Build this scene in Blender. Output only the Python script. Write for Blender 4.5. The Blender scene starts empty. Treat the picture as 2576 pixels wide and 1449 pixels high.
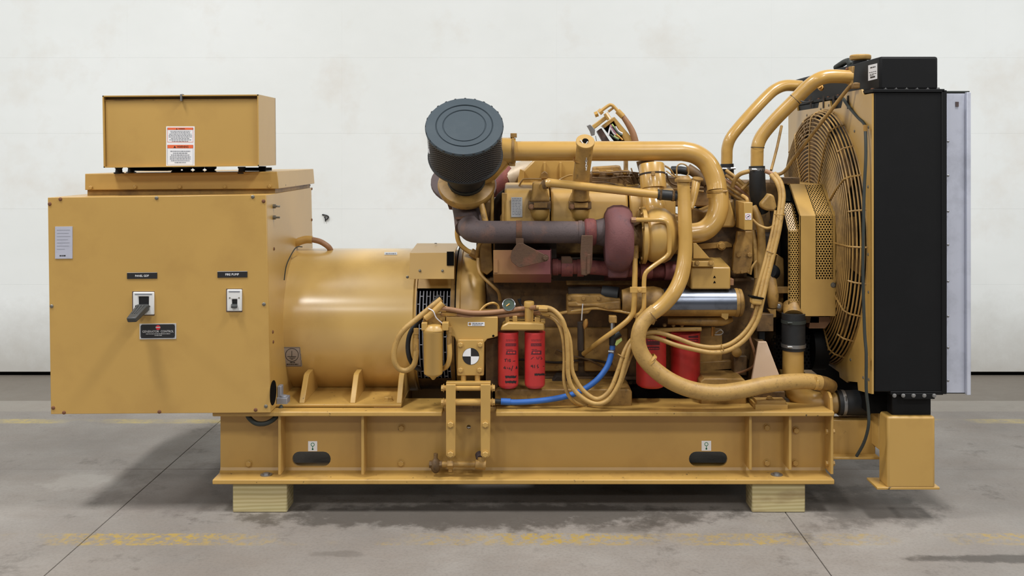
import bpy, bmesh, math, random
from mathutils import Vector, Matrix, Euler
from mathutils.geometry import tessellate_polygon

random.seed(7)
scene = bpy.context.scene
COL = scene.collection

# ------------------------------------------------------------------ camera, world, lights, exposure
F, D, PX, PY, ZC = 2500.0, 5.0, 1320.0, 385.0, 1.816     # focal length in pixels, distance, horizon point, eye height
cam_d = bpy.data.cameras.new('camera')
cam_d.sensor_width = 36.0
cam_d.lens = F / 2576.0 * 36.0
cam_d.shift_x = (1288.0 - PX) / 2576.0
cam_d.shift_y = -(724.5 - PY) / 2576.0
cam = bpy.data.objects.new('camera', cam_d)
cam.location = (0, -D, ZC)
cam.rotation_euler = (math.radians(90), 0, 0)
COL.objects.link(cam)
scene.camera = cam

world = bpy.data.worlds.new('hall')
scene.world = world
world.use_nodes = True
world.node_tree.nodes['Background'].inputs[0].default_value = (0.97, 0.98, 1.0, 1)
world.node_tree.nodes['Background'].inputs[1].default_value = 0.075

def area(loc, power, sx, sy, col=(1, 0.99, 0.97)):
    l = bpy.data.lights.new('hall_lamp', 'AREA')
    l.shape = 'RECTANGLE'; l.size = sx; l.size_y = sy; l.energy = power; l.color = col
    o = bpy.data.objects.new('hall_lamp', l)
    o.location = loc
    COL.objects.link(o)
for lx in (-9.6, -3.5, 2.6, 8.7):                  # rows of ceiling lamps of the hall
    for ly, pw in ((-12.7, 0.75), (-7.3, 0.85), (-1.7, 1.45)):
        area((lx, ly, 7.0), 226 * pw, 0.9, 1.4)

scene.view_settings.view_transform = 'Standard'
scene.view_settings.look = 'None'
scene.view_settings.gamma = 1.0
scene.view_settings.use_curve_mapping = False
scene.view_settings.exposure = 0.0

# ------------------------------------------------------------------ materials
def s2l(c):
    c /= 255.0
    return c / 12.92 if c <= 0.04045 else ((c + 0.055) / 1.055) ** 2.4
def rgb(r, g, b): return (s2l(r), s2l(g), s2l(b), 1.0)

MATS = {}
def mat(name, col, rough=0.5, metal=0.0, dirt=None, amt=0.0, scale=6.0, var=0.06, bump=0.0, bscale=120.0, coat=0.0, edge=(0.5, 0.72), crough=0.25, spec=0.5, dedge=(0.56, 0.68), dark=None, damt=0.0):
    m = bpy.data.materials.new(name)
    m.use_nodes = True
    nt = m.node_tree; N = nt.nodes; L = nt.links
    bs = N['Principled BSDF']
    bs.inputs['Roughness'].default_value = rough
    bs.inputs['Metallic'].default_value = metal
    bs.inputs['Specular IOR Level'].default_value = spec
    if coat:
        bs.inputs['Coat Weight'].default_value = coat
        bs.inputs['Coat Roughness'].default_value = crough
    geo = N.new('ShaderNodeNewGeometry')
    n1 = N.new('ShaderNodeTexNoise'); n1.inputs['Scale'].default_value = 2.3; n1.inputs['Detail'].default_value = 4
    L.new(geo.outputs['Position'], n1.inputs['Vector'])
    mr = N.new('ShaderNodeMapRange'); mr.inputs[1].default_value = 0.3; mr.inputs[2].default_value = 0.7
    mr.inputs[3].default_value = 1.0 - var; mr.inputs[4].default_value = 1.0 + var
    L.new(n1.outputs[0], mr.inputs[0])
    mul = N.new('ShaderNodeMix'); mul.data_type = 'RGBA'; mul.blend_type = 'MULTIPLY'; mul.inputs[0].default_value = 1.0
    mul.inputs[6].default_value = col
    L.new(mr.outputs[0], mul.inputs[7])
    out = mul.outputs[2]
    def layer(out, colr, amount, sc, e, det=8):
        n = N.new('ShaderNodeTexNoise'); n.inputs['Scale'].default_value = sc; n.inputs['Detail'].default_value = det; n.inputs['Roughness'].default_value = 0.65
        L.new(geo.outputs['Position'], n.inputs['Vector'])
        r = N.new('ShaderNodeMapRange'); r.inputs[1].default_value = e[0]; r.inputs[2].default_value = e[1]; r.inputs[3].default_value = 0; r.inputs[4].default_value = amount
        L.new(n.outputs[0], r.inputs[0])
        mx = N.new('ShaderNodeMix'); mx.data_type = 'RGBA'
        L.new(r.outputs[0], mx.inputs[0]); L.new(out, mx.inputs[6]); mx.inputs[7].default_value = colr
        return mx.outputs[2]
    if dirt: out = layer(out, dirt, amt, scale, edge)
    if dark: out = layer(out, dark, damt, scale * 4.7, dedge)
    L.new(out, bs.inputs['Base Color'])
    if bump:
        nb = N.new('ShaderNodeTexNoise'); nb.inputs['Scale'].default_value = bscale; nb.inputs['Detail'].default_value = 3
        L.new(geo.outputs['Position'], nb.inputs['Vector'])
        b = N.new('ShaderNodeBump'); b.inputs['Strength'].default_value = bump; b.inputs['Distance'].default_value = 0.002
        L.new(nb.outputs[0], b.inputs['Height']); L.new(b.outputs[0], bs.inputs['Normal'])
    MATS[name] = m
    return m

YEL = rgb(186, 148, 78)
BRN = rgb(104, 72, 38)
mat('paint', YEL, 0.42, dirt=rgb(160, 122, 62), amt=0.35, scale=3, var=0.03, coat=0.5, crough=0.35)
mat('paint_edge', YEL, 0.45, dirt=BRN, amt=0.35, scale=7, var=0.05, dark=rgb(48, 40, 32), damt=0.85, edge=(0.54, 0.74), coat=0.3, dedge=(0.645, 0.67))
mat('paint_pipe', rgb(190, 150, 80), 0.30, dirt=rgb(150, 112, 56), amt=0.35, scale=7, var=0.04, coat=0.5, crough=0.12)
mat('paint_grimy', rgb(170, 132, 68), 0.5, dirt=rgb(92, 66, 38), amt=0.75, scale=5, var=0.1, dark=rgb(56, 44, 32), damt=0.45, edge=(0.42, 0.66))
mat('paint_greasy', rgb(122, 92, 52), 0.6, dirt=rgb(58, 44, 30), amt=0.9, scale=6, var=0.12, dark=rgb(32, 27, 22), damt=0.6, edge=(0.4, 0.65))
mat('paint_guard', rgb(168, 132, 72), 0.5, dirt=rgb(84, 62, 38), amt=0.7, scale=6, var=0.1, edge=(0.45, 0.66))
mat('paint_barrel', rgb(204, 168, 98), 0.33, dirt=rgb(160, 118, 60), amt=0.3, scale=3, var=0.04, coat=1.0, crough=0.2)
mat('hose_tan', rgb(178, 142, 80), 0.5, dirt=rgb(142, 108, 60), amt=0.7, scale=14, var=0.08, dark=rgb(66, 50, 34), damt=0.35, bump=0.2)
mat('hose_brown', rgb(152, 112, 80), 0.5, dirt=rgb(112, 80, 50), amt=0.6, scale=14, var=0.08)
mat('exhaust', rgb(84, 72, 72), 0.75, dirt=rgb(128, 92, 74), amt=0.5, scale=9, var=0.1, dark=rgb(60, 52, 54), damt=0.6, bump=0.5, edge=(0.52, 0.7))
mat('exhaust_rust', rgb(88, 64, 46), 0.8, dirt=rgb(128, 74, 58), amt=0.7, scale=11, var=0.12, dark=rgb(64, 46, 40), damt=0.6, bump=0.5)
mat('turbo_red', rgb(108, 66, 66), 0.72, dirt=rgb(92, 68, 76), amt=0.8, scale=7, var=0.12, dark=rgb(72, 48, 50), damt=0.5, bump=0.5)
mat('manifold_red', rgb(110, 56, 54), 0.7, dirt=rgb(150, 90, 70), amt=0.6, scale=12, var=0.15, dark=rgb(66, 44, 40), damt=0.7, bump=0.4)
mat('black_paint', rgb(13, 14, 16), 0.6, var=0.06, dirt=rgb(24, 24, 26), amt=0.3, scale=5, spec=0.25)
mat('black_rubber', rgb(27, 29, 31), 0.55, var=0.08, dirt=rgb(62, 60, 57), amt=0.25, scale=12)
mat('grey_rubber', rgb(46, 51, 47), 0.6, var=0.1, dirt=rgb(38, 40, 38), amt=0.4, scale=20)
mat('filter_cap', rgb(56, 68, 76), 0.6, var=0.05, dirt=rgb(72, 82, 88), amt=0.4, scale=9)
mat('filter_mesh', rgb(92, 92, 94), 0.5, var=0.06)
mat('black_void', rgb(10, 9, 8), 0.9, var=0.0, spec=0.1)
mat('soot_and_shade', rgb(50, 40, 32), 0.85, dirt=rgb(78, 58, 38), amt=0.6, scale=7, var=0.1)  # sooty dark parts, and blocks that paint the shade behind others
mat('red_can', rgb(196, 50, 50), 0.42, var=0.04, dirt=rgb(150, 40, 40), amt=0.3, scale=5, coat=0.2)
mat('ink_dark', rgb(84, 30, 40), 0.6, var=0.0)
mat('ink_black', rgb(30, 28, 30), 0.6, var=0.0)
mat('ink_grey', rgb(120, 124, 134), 0.6, var=0.0)
mat('ink_green', rgb(50, 130, 90), 0.6, var=0.0)
mat('ink_pink', rgb(190, 130, 150), 0.6, var=0.0)
mat('blue_hose', rgb(44, 98, 176), 0.45, var=0.06, dirt=rgb(40, 78, 140), amt=0.5, scale=15)
mat('chrome', rgb(190, 196, 204), 0.25, metal=1.0, var=0.03)
mat('foil', rgb(112, 118, 130), 0.3, metal=0.85, var=0.08, dirt=rgb(66, 68, 72), amt=0.8, scale=4, edge=(0.45, 0.6))
mat('dull_tan', rgb(186, 170, 148), 0.5, metal=0.2, var=0.06, dirt=rgb(140, 118, 92), amt=0.6, scale=9)
mat('steel', rgb(150, 150, 150), 0.4, metal=0.8, var=0.08, dirt=rgb(100, 92, 82), amt=0.4, scale=25)
mat('galvanised', rgb(196, 200, 214), 0.45, metal=0.15, var=0.05, dirt=rgb(160, 164, 176), amt=0.5, scale=8)
mat('alloy', rgb(150, 152, 160), 0.5, metal=0.3, var=0.05)
mat('bare_copper', rgb(212, 184, 156), 0.5, metal=0.1, var=0.08, dirt=rgb(228, 206, 190), amt=0.6, scale=9)
mat('white_label', rgb(232, 232, 234), 0.5, var=0.02)
mat('grey_label', rgb(178, 180, 194), 0.45, var=0.05, dirt=rgb(160, 162, 176), amt=0.4, scale=30)
mat('pale_label', rgb(170, 160, 152), 0.5, var=0.05)
mat('plate_metal', rgb(206, 206, 206), 0.35, metal=0.4, var=0.03)
mat('orange', rgb(228, 106, 62), 0.5, var=0.0)
mat('black_plastic', rgb(36, 36, 38), 0.4, var=0.02)
mat('dark_plastic', rgb(58, 60, 60), 0.45, var=0.04)
mat('white_plastic', rgb(218, 218, 216), 0.4, var=0.02)
mat('red_mark', rgb(200, 40, 50), 0.5, var=0.0)
mat('brass', rgb(196, 150, 84), 0.35, metal=0.7, var=0.05)
mat('wire_white', rgb(222, 220, 226), 0.5, var=0.0)
mat('wire_lime', rgb(190, 210, 120), 0.5, var=0.0)
mat('wire_pink', rgb(200, 140, 160), 0.5, var=0.0)
mat('wire_green', rgb(44, 62, 46), 0.5, var=0.0)
mat('joint_dark', rgb(70, 66, 62), 0.9, var=0.05)
mat('screw_rust', rgb(110, 70, 44), 0.7, var=0.1)
mat('screw_grey', rgb(120, 116, 106), 0.4, metal=0.5, var=0.1)

# heat shield: yellow paint burnt to maroon towards the turbo end (a stain of the plate itself)
def heat_mat():
    m = mat('heat_shield', rgb(150, 110, 66), 0.65, var=0.1)
    nt = m.node_tree; N = nt.nodes; L = nt.links; bs = N['Principled BSDF']
    src = bs.inputs['Base Color'].links[0].from_socket
    geo = N.new('ShaderNodeNewGeometry'); sep = N.new('ShaderNodeSeparateXYZ'); L.new(geo.outputs['Position'], sep.inputs[0])
    no = N.new('ShaderNodeTexNoise'); no.inputs['Scale'].default_value = 9; L.new(geo.outputs['Position'], no.inputs['Vector'])
    ad = N.new('ShaderNodeMath'); ad.operation = 'MULTIPLY_ADD'; ad.inputs[1].default_value = 0.16; L.new(no.outputs[0], ad.inputs[0]); L.new(sep.outputs[0], ad.inputs[2])
    mr = N.new('ShaderNodeMapRange'); mr.inputs[1].default_value = -0.06; mr.inputs[2].default_value = 0.17
    L.new(ad.outputs[0], mr.inputs[0])
    mx = N.new('ShaderNodeMix'); mx.data_type = 'RGBA'; L.new(mr.outputs[0], mx.inputs[0]); L.new(src, mx.inputs[6]); mx.inputs[7].default_value = rgb(118, 66, 66)
    L.new(mx.outputs[2], bs.inputs['Base Color'])
heat_mat()

def wood_mat():
    m = bpy.data.materials.new('timber'); m.use_nodes = True
    nt = m.node_tree; N = nt.nodes; L = nt.links; bs = N['Principled BSDF']; bs.inputs['Roughness'].default_value = 0.75
    tc = N.new('ShaderNodeTexCoord'); mp = N.new('ShaderNodeMapping'); mp.inputs['Scale'].default_value = (1.0, 3.0, 7.0); mp.inputs['Rotation'].default_value = (0, 0.12, 0)
    L.new(tc.outputs['Object'], mp.inputs[0])
    nz = N.new('ShaderNodeTexNoise'); nz.inputs['Scale'].default_value = 1.6; nz.inputs['Detail'].default_value = 2; L.new(mp.outputs[0], nz.inputs[0])
    wv = N.new('ShaderNodeTexWave'); wv.bands_direction = 'Z'; wv.inputs['Scale'].default_value = 2.2; wv.inputs['Distortion'].default_value = 5.0; wv.inputs['Detail'].default_value = 2; wv.inputs['Detail Scale'].default_value = 0.8
    L.new(mp.outputs[0], wv.inputs[0])
    cr = N.new('ShaderNodeValToRGB'); L.new(wv.outputs[0], cr.inputs[0])
    cr.color_ramp.elements[0].color = rgb(182, 166, 116); cr.color_ramp.elements[1].color = rgb(204, 190, 144)
    mx = N.new('ShaderNodeMix'); mx.data_type = 'RGBA'; mx.blend_type = 'MULTIPLY'; mx.inputs[0].default_value = 0.5; L.new(cr.outputs[0], mx.inputs[6]); L.new(nz.outputs[1], mx.inputs[7])
    mx2 = N.new('ShaderNodeMix'); mx2.data_type = 'RGBA'; mx2.inputs[0].default_value = 0.25; L.new(cr.outputs[0], mx2.inputs[6]); L.new(mx.outputs[2], mx2.inputs[7])
    L.new(mx2.outputs[2], bs.inputs['Base Color'])
    MATS['timber'] = m
    m2 = m.copy(); m2.name = 'timber_smeared'; N = m2.node_tree.nodes; L = m2.node_tree.links; bs = N['Principled BSDF']
    src = bs.inputs['Base Color'].links[0].from_socket
    tc = N.new('ShaderNodeTexCoord'); mp = N.new('ShaderNodeMapping'); mp.inputs['Scale'].default_value = (5, 8, 16); L.new(tc.outputs['Object'], mp.inputs[0])
    nz = N.new('ShaderNodeTexNoise'); nz.inputs['Scale'].default_value = 1.0; nz.inputs['Detail'].default_value = 5; L.new(mp.outputs[0], nz.inputs[0])
    mr = N.new('ShaderNodeMapRange'); mr.inputs[1].default_value = 0.48; mr.inputs[2].default_value = 0.68; mr.inputs[4].default_value = 0.6; L.new(nz.outputs[0], mr.inputs[0])
    mx = N.new('ShaderNodeMix'); mx.data_type = 'RGBA'; L.new(mr.outputs[0], mx.inputs[0]); L.new(src, mx.inputs[6]); mx.inputs[7].default_value = rgb(140, 116, 80); L.new(mx.outputs[2], bs.inputs['Base Color'])
    MATS['timber_smeared'] = m2
wood_mat()

def concrete_mat():
    m = bpy.data.materials.new('concrete'); m.use_nodes = True
    nt = m.node_tree; N = nt.nodes; L = nt.links; bs = N['Principled BSDF']
    geo = N.new('ShaderNodeNewGeometry'); pos = geo.outputs['Position']
    sep = N.new('ShaderNodeSeparateXYZ'); L.new(pos, sep.inputs[0])
    def noise(sc, det=6, rough=0.6, vec=None):
        n = N.new('ShaderNodeTexNoise'); n.inputs['Scale'].default_value = sc; n.inputs['Detail'].default_value = det; n.inputs['Roughness'].default_value = rough
        L.new(vec or pos, n.inputs['Vector']); return n.outputs[0]
    def rng(v, a, b, c=0.0, d=1.0, smooth=False):
        r = N.new('ShaderNodeMapRange'); r.inputs[1].default_value = a; r.inputs[2].default_value = b; r.inputs[3].default_value = c; r.inputs[4].default_value = d
        if smooth: r.interpolation_type = 'SMOOTHSTEP'
        L.new(v, r.inputs[0]); return r.outputs[0]
    def mix(f, a, b):
        x = N.new('ShaderNodeMix'); x.data_type = 'RGBA'
        if hasattr(f, 'links'): L.new(f, x.inputs[0])
        else: x.inputs[0].default_value = f
        for s, i in ((a, 6), (b, 7)):
            if hasattr(s, 'links'): L.new(s, x.inputs[i])
            else: x.inputs[i].default_value = s
        return x.outputs[2]
    def math_(op, a, b):
        x = N.new('ShaderNodeMath'); x.operation = op
        for s, i in ((a, 0), (b, 1)):
            if hasattr(s, 'links'): L.new(s, x.inputs[i])
            else: x.inputs[i].default_value = s
        return x.outputs[0]
    st = N.new('ShaderNodeMapping'); st.inputs['Scale'].default_value = (0.6, 1.0, 1.0); L.new(pos, st.inputs[0])
    c = mix(rng(noise(0.9, 5), 0.3, 0.7), rgb(118, 113, 108), rgb(152, 147, 141))
    c = mix(rng(noise(3.2, 7, 0.7, st.outputs[0]), 0.35, 0.7, 0, 0.7), c, rgb(128, 119, 111))
    c = mix(rng(noise(70, 3), 0.45, 0.7, 0, 0.25), c, rgb(92, 88, 83))
    c = mix(rng(noise(2.1, 8, 0.75), 0.56, 0.68, 0, 0.65), c, rgb(78, 71, 64))            # old stains
    c = mix(rng(noise(6.5, 6, 0.8, st.outputs[0]), 0.68, 0.72, 0, 0.6), c, rgb(64, 59, 54))
    c = mix(rng(noise(5.0, 9, 0.8), 0.67, 0.73, 0, 0.6), c, rgb(178, 175, 168))           # scuffs
    # floor patches: oil stains, plus shade painted under skid and cabinet
    def blob(cx, cy, rx, ry, amt, colr, c):
        mp = N.new('ShaderNodeMapping'); mp.vector_type = 'TEXTURE'; mp.inputs['Location'].default_value = (cx, cy, 0); mp.inputs['Scale'].default_value = (rx, ry, 1)
        L.new(pos, mp.inputs[0])
        ln = N.new('ShaderNodeVectorMath'); ln.operation = 'LENGTH'; L.new(mp.outputs[0], ln.inputs[0])
        v = math_('ADD', ln.outputs['Value'], rng(noise(6.0, 8, 0.7), 0.2, 0.8, -0.7, 0.7))
        return mix(rng(v, 0.6, 1.1, amt, 0.0, True), c, colr)
    c = blob(2.15, -0.55, 0.42, 0.05, 0.75, rgb(62, 57, 52), c)
    c = blob(-0.2, -0.02, 1.35, 0.2, 0.8, rgb(70, 64, 58), c); c = blob(1.75, 0.12, 0.4, 0.3, 0.6, rgb(74, 68, 62), c); c = blob(-1.75, 0.42, 0.55, 0.45, 0.4, rgb(92, 82, 78), c)  # skid stain also deepens its shadow; last blob paints the cabinet's shadow
    c = blob(0.45, -0.2, 0.2, 0.07, 0.4, rgb(78, 72, 66), c); c = blob(-0.85, -0.5, 0.14, 0.04, 0.35, rgb(84, 78, 72), c)
    c = blob(-2.45, 0.5, 0.2, 0.16, 0.28, rgb(178, 175, 168), c)
    c = mix(rng(sep.outputs[1], 1.98, 1.99, 0, 0.5), c, rgb(150, 144, 134))                # older strips of concrete along the wall
    c = mix(rng(sep.outputs[1], 2.283, 2.29, 0, 0.65), c, rgb(104, 96, 86))
    # worn yellow paint lines on the floor
    def line(y0, y1, lo, hi, c, seed, colr):
        a = rng(sep.outputs[1], y0, y0 + 0.012); b = rng(sep.outputs[1], y1 - 0.012, y1, 1, 0)
        band = math_('MULTIPLY', a, b)
        sh = N.new('ShaderNodeMapping'); sh.inputs['Location'].default_value = (seed, seed, 0); L.new(pos, sh.inputs[0])
        big = rng(noise(1.1, 3, 0.6, sh.outputs[0]), 0.42, 0.6)
        fine = rng(noise(22, 8, 0.8, sh.outputs[0]), lo, hi)
        w = math_('MULTIPLY', band, math_('MULTIPLY', big, fine))
        return mix(w, c, colr)
    c = line(-0.405, -0.25, 0.46, 0.56, c, 3.1, rgb(164, 138, 66))
    c = line(1.67, 1.79, 0.34, 0.58, c, 8.7, rgb(186, 166, 96))
    L.new(c, bs.inputs['Base Color'])
    L.new(rng(noise(4), 0.3, 0.7, 0.5, 0.75), bs.inputs['Roughness'])
    b = N.new('ShaderNodeBump'); b.inputs['Strength'].default_value = 0.25; b.inputs['Distance'].default_value = 0.003
    L.new(noise(60, 4), b.inputs['Height']); L.new(b.outputs[0], bs.inputs['Normal'])
    MATS['concrete'] = m
concrete_mat()

def wall_mat():
    m = bpy.data.materials.new('white_sheet'); m.use_nodes = True
    nt = m.node_tree; N = nt.nodes; L = nt.links; bs = N['Principled BSDF']; bs.inputs['Roughness'].default_value = 0.6
    geo = N.new('ShaderNodeNewGeometry'); pos = geo.outputs['Position']
    sep = N.new('ShaderNodeSeparateXYZ'); L.new(pos, sep.inputs[0])
    def noise(sc, det=6, rough=0.6):
        n = N.new('ShaderNodeTexNoise'); n.inputs['Scale'].default_value = sc; n.inputs['Detail'].default_value = det; n.inputs['Roughness'].default_value = rough
        L.new(pos, n.inputs['Vector']); return n.outputs[0]
    def rng(v, a, b, c=0.0, d=1.0):
        r = N.new('ShaderNodeMapRange'); r.inputs[1].default_value = a; r.inputs[2].default_value = b; r.inputs[3].default_value = c; r.inputs[4].default_value = d
        L.new(v, r.inputs[0]); return r.outputs[0]
    def mix(f, a, b):
        x = N.new('ShaderNodeMix'); x.data_type = 'RGBA'; L.new(f, x.inputs[0])
        for s, i in ((a, 6), (b, 7)):
            if hasattr(s, 'links'): L.new(s, x.inputs[i])
            else: x.inputs[i].default_value = s
        return x.outputs[2]
    c = mix(rng(noise(0.6, 4), 0.35, 0.65), rgb(232, 236, 235), rgb(238, 242, 242))
    c = mix(rng(noise(1.7, 6), 0.55, 0.75, 0, 0.5), c, rgb(220, 215, 206))
    c = mix(rng(noise(9, 8, 0.75), 0.68, 0.74, 0, 0.35), c, rgb(190, 186, 178))
    nz = noise(3.0, 8, 0.75)
    ad = N.new('ShaderNodeMath'); ad.operation = 'MULTIPLY_ADD'; ad.inputs[1].default_value = 0.55; L.new(nz, ad.inputs[0]); L.new(sep.outputs[2], ad.inputs[2])
    c = mix(rng(ad.outputs[0], 0.30, 0.95, 0.6, 0), c, rgb(158, 150, 138))               # splash dirt along the foot
    L.new(c, bs.inputs['Base Color'])
    b = N.new('ShaderNodeBump'); b.inputs['Strength'].default_value = 0.35; b.inputs['Distance'].default_value = 0.012
    L.new(noise(2.6, 3), b.inputs['Height']); L.new(b.outputs[0], bs.inputs['Normal'])
    MATS['white_sheet'] = m
wall_mat()

# ------------------------------------------------------------------ geometry helpers
def P(px, py, Y=0.0):
    d = D + Y
    return Vector(((px - PX) * d / F, Y, ZC - (py - PY) * d / F))
def S(Y): return (D + Y) / F

_glyph = {}
def glyphs(text):
    if text in _glyph: return _glyph[text]
    cu = bpy.data.curves.new('tmp', 'FONT'); cu.body = text; cu.resolution_u = 2; cu.size = 1.0; cu.offset = 0.012
    ob = bpy.data.objects.new('tmp', cu)
    me = bpy.data.meshes.new_from_object(ob)
    v = [(p.co.x, p.co.y) for p in me.vertices]; f = [tuple(p.vertices) for p in me.polygons]
    bpy.data.objects.remove(ob); bpy.data.curves.remove(cu); bpy.data.meshes.remove(me)
    xs = [a for a, b in v] or [0, 1]; ys = [b for a, b in v] or [0, 1]
    x0, x1, y0, y1 = min(xs), max(xs), min(ys), max(ys)
    v = [((a - x0) / (x1 - x0), (b - y0) / (y1 - y0)) for a, b in v]
    _glyph[text] = (v, f)
    return _glyph[text]

class MB:
    def __init__(s): s.v = []; s.f = []; s.m = []
    def add(s, vs, fs, m=0):
        o = len(s.v); s.v += [Vector(a) for a in vs]
        for f in fs: s.f.append([i + o for i in f]); s.m.append(m)
    def box(s, x0, x1, y0, y1, z0, z1, m=0):
        vs = [(x, y, z) for x in (x0, x1) for y in (y0, y1) for z in (z0, z1)]
        s.add(vs, [(0, 1, 3, 2), (4, 6, 7, 5), (0, 4, 5, 1), (2, 3, 7, 6), (0, 2, 6, 4), (1, 5, 7, 3)], m); return s
    def pbox(s, ax, ay, bx, by, Y0, Y1, m=0):
        a = P(ax, ay, Y0); b = P(bx, by, Y0)
        return s.box(min(a.x, b.x), max(a.x, b.x), Y0, Y1, min(a.z, b.z), max(a.z, b.z), m)
    def hexa(s, c, m=0):          # 8 corners: front quad (4) then back quad (4)
        s.add(c, [(3, 2, 1, 0), (4, 5, 6, 7), (0, 1, 5, 4), (1, 2, 6, 5), (2, 3, 7, 6), (3, 0, 4, 7)], m); return s
    def prism(s, poly, dv, m=0):  # 3D polygon extruded by vector
        poly = [Vector(p) for p in poly]; n = len(poly); dv = Vector(dv)
        s.add(poly + [p + dv for p in poly], [list(range(n))[::-1], list(range(n, 2 * n))] + [(i, (i + 1) % n, n + (i + 1) % n, n + i) for i in range(n)], m); return s
    def pprism(s, poly, Y0, Y1, m=0):
        return s.prism([P(x, y, Y0) for x, y in poly], (0, Y1 - Y0, 0), m)
    def plate(s, loops, fn, th, m=0):   # 2D loops (outer, holes) mapped by fn(u, v) -> 3D, thickness vector th
        flat = [p for l in loops for p in l]; th = Vector(th); n = len(flat)
        tri = tessellate_polygon([[Vector((u, v, 0)) for u, v in l] for l in loops])
        vs = [Vector(fn(u, v)) for u, v in flat]
        fs = [tuple(t) for t in tri] + [tuple(i + n for i in t)[::-1] for t in tri]
        o = 0
        for l in loops:
            k = len(l)
            fs += [(o + i, o + (i + 1) % k, n + o + (i + 1) % k, n + o + i) for i in range(k)]; o += k
        s.add(vs + [p + th for p in vs], fs, m); return s
    def tube(s, pts, r, seg=12, m=0, smooth=0, caps=True):
        pts = [Vector(p) for p in pts]
        rs = list(r) if isinstance(r, (list, tuple)) else [r] * len(pts)
        if smooth:
            q = []; qr = []
            for i in range(len(pts) - 1):
                a, b, c, d = pts[max(i - 1, 0)], pts[i], pts[i + 1], pts[min(i + 2, len(pts) - 1)]
                for k in range(smooth):
                    t = k / smooth
                    q.append(0.5 * (2 * b + (c - a) * t + (2 * a - 5 * b + 4 * c - d) * t * t + (3 * b - a - 3 * c + d) * t ** 3))
                    qr.append(rs[i] * (1 - t) + rs[i + 1] * t)
            q.append(pts[-1]); qr.append(rs[-1]); pts, rs = q, qr
        tan = []
        for i in range(len(pts)):
            t = pts[min(i + 1, len(pts) - 1)] - pts[max(i - 1, 0)]
            tan.append(t.normalized() if t.length > 1e-9 else Vector((0, 0, 1)))
        up = Vector((0, 0, 1)) if abs(tan[0].z) < 0.9 else Vector((1, 0, 0))
        n = tan[0].cross(up).normalized(); vs = []
        for i, p in enumerate(pts):
            if i: n = tan[i - 1].rotation_difference(tan[i]) @ n
            n = (n - tan[i] * n.dot(tan[i])).normalized(); b = tan[i].cross(n)
            for k in range(seg):
                a = 2 * math.pi * k / seg
                vs.append(p + (n * math.cos(a) + b * math.sin(a)) * rs[i])
        fs = [(i * seg + k, i * seg + (k + 1) % seg, (i + 1) * seg + (k + 1) % seg, (i + 1) * seg + k) for i in range(len(pts) - 1) for k in range(seg)]
        if caps: fs += [tuple(range(seg))[::-1], tuple(range((len(pts) - 1) * seg, len(pts) * seg))]
        s.add(vs, fs, m); return s
    def lathe(s, o, ax, prof, seg=32, m=0, cap0=True, cap1=True, a0=0.0, a1=2 * math.pi):
        o = Vector(o); ax = Vector(ax).normalized()
        up = Vector((0, 0, 1)) if abs(ax.z) < 0.9 else Vector((1, 0, 0))
        u = ax.cross(up).normalized(); w = ax.cross(u); full = abs(a1 - a0 - 2 * math.pi) < 1e-6
        cnt = seg if full else seg + 1; vs = []
        for t, r in prof:
            for k in range(cnt):
                a = a0 + (a1 - a0) * k / seg
                vs.append(o + ax * t + (u * math.cos(a) + w * math.sin(a)) * max(r, 1e-5))
        fs = []
        for i in range(len(prof) - 1):
            for k in range(seg):
                k2 = (k + 1) % cnt
                fs.append((i * cnt + k, i * cnt + k2, (i + 1) * cnt + k2, (i + 1) * cnt + k))
        if cap0 and full: fs.append(tuple(range(cnt))[::-1])
        if cap1 and full: fs.append(tuple(range((len(prof) - 1) * cnt, len(prof) * cnt)))
        s.add(vs, fs, m); return s
    def text(s, txt, fn, u0, v0, u1, v1, m=0):   # glyphs stretched to the 2D box and mapped by fn
        v, f = glyphs(txt)
        s.add([fn(u0 + a * (u1 - u0), v0 + b * (v1 - v0)) for a, b in v], f, m); return s
    def quad2(s, fn, u0, v0, u1, v1, m=0, n=1):
        for i in range(n):
            a = u0 + (u1 - u0) * i / n; b = u0 + (u1 - u0) * (i + 1) / n
            s.add([fn(a, v0), fn(b, v0), fn(b, v1), fn(a, v1)], [(0, 1, 2, 3)], m)
        return s
    def ring2(s, fn, cu, cv, r0, r1, m=0, seg=28, a0=0.0, a1=2 * math.pi):
        for k in range(seg):
            a = a0 + (a1 - a0) * k / seg; b = a0 + (a1 - a0) * (k + 1) / seg
            q = [(cu + math.cos(t) * r, cv + math.sin(t) * r) for r, t in ((r0, a), (r1, a), (r1, b), (r0, b))]
            s.add([fn(*p) for p in q], [(0, 1, 2, 3)], m)
        return s
    def words(s, fn, x0, x1, y, h, m=0):     # a line of print too small to read: word-long dashes
        x = x0
        while x < x1 - 1:
            w = min(random.uniform(2.2, 7.0), x1 - x)
            s.quad2(fn, x, y, x + w, y - h, m); x += w + 1.1
        return s
    def build(s, name, mats, parent=None, bevel=0.0, smooth=True, seg=2, label=None, kind=None):
        mats = [mats] if isinstance(mats, str) else list(mats)
        lo = Vector((min(v.x for v in s.v), min(v.y for v in s.v), min(v.z for v in s.v)))
        hi = Vector((max(v.x for v in s.v), max(v.y for v in s.v), max(v.z for v in s.v)))
        c = (lo + hi) / 2
        me = bpy.data.meshes.new(name)
        me.from_pydata([tuple(v - c) for v in s.v], [], s.f)
        for a in mats: me.materials.append(MATS[a])
        me.polygons.foreach_set('material_index', s.m)
        bm = bmesh.new(); bm.from_mesh(me); bmesh.ops.recalc_face_normals(bm, faces=bm.faces); bm.to_mesh(me); bm.free()
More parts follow.
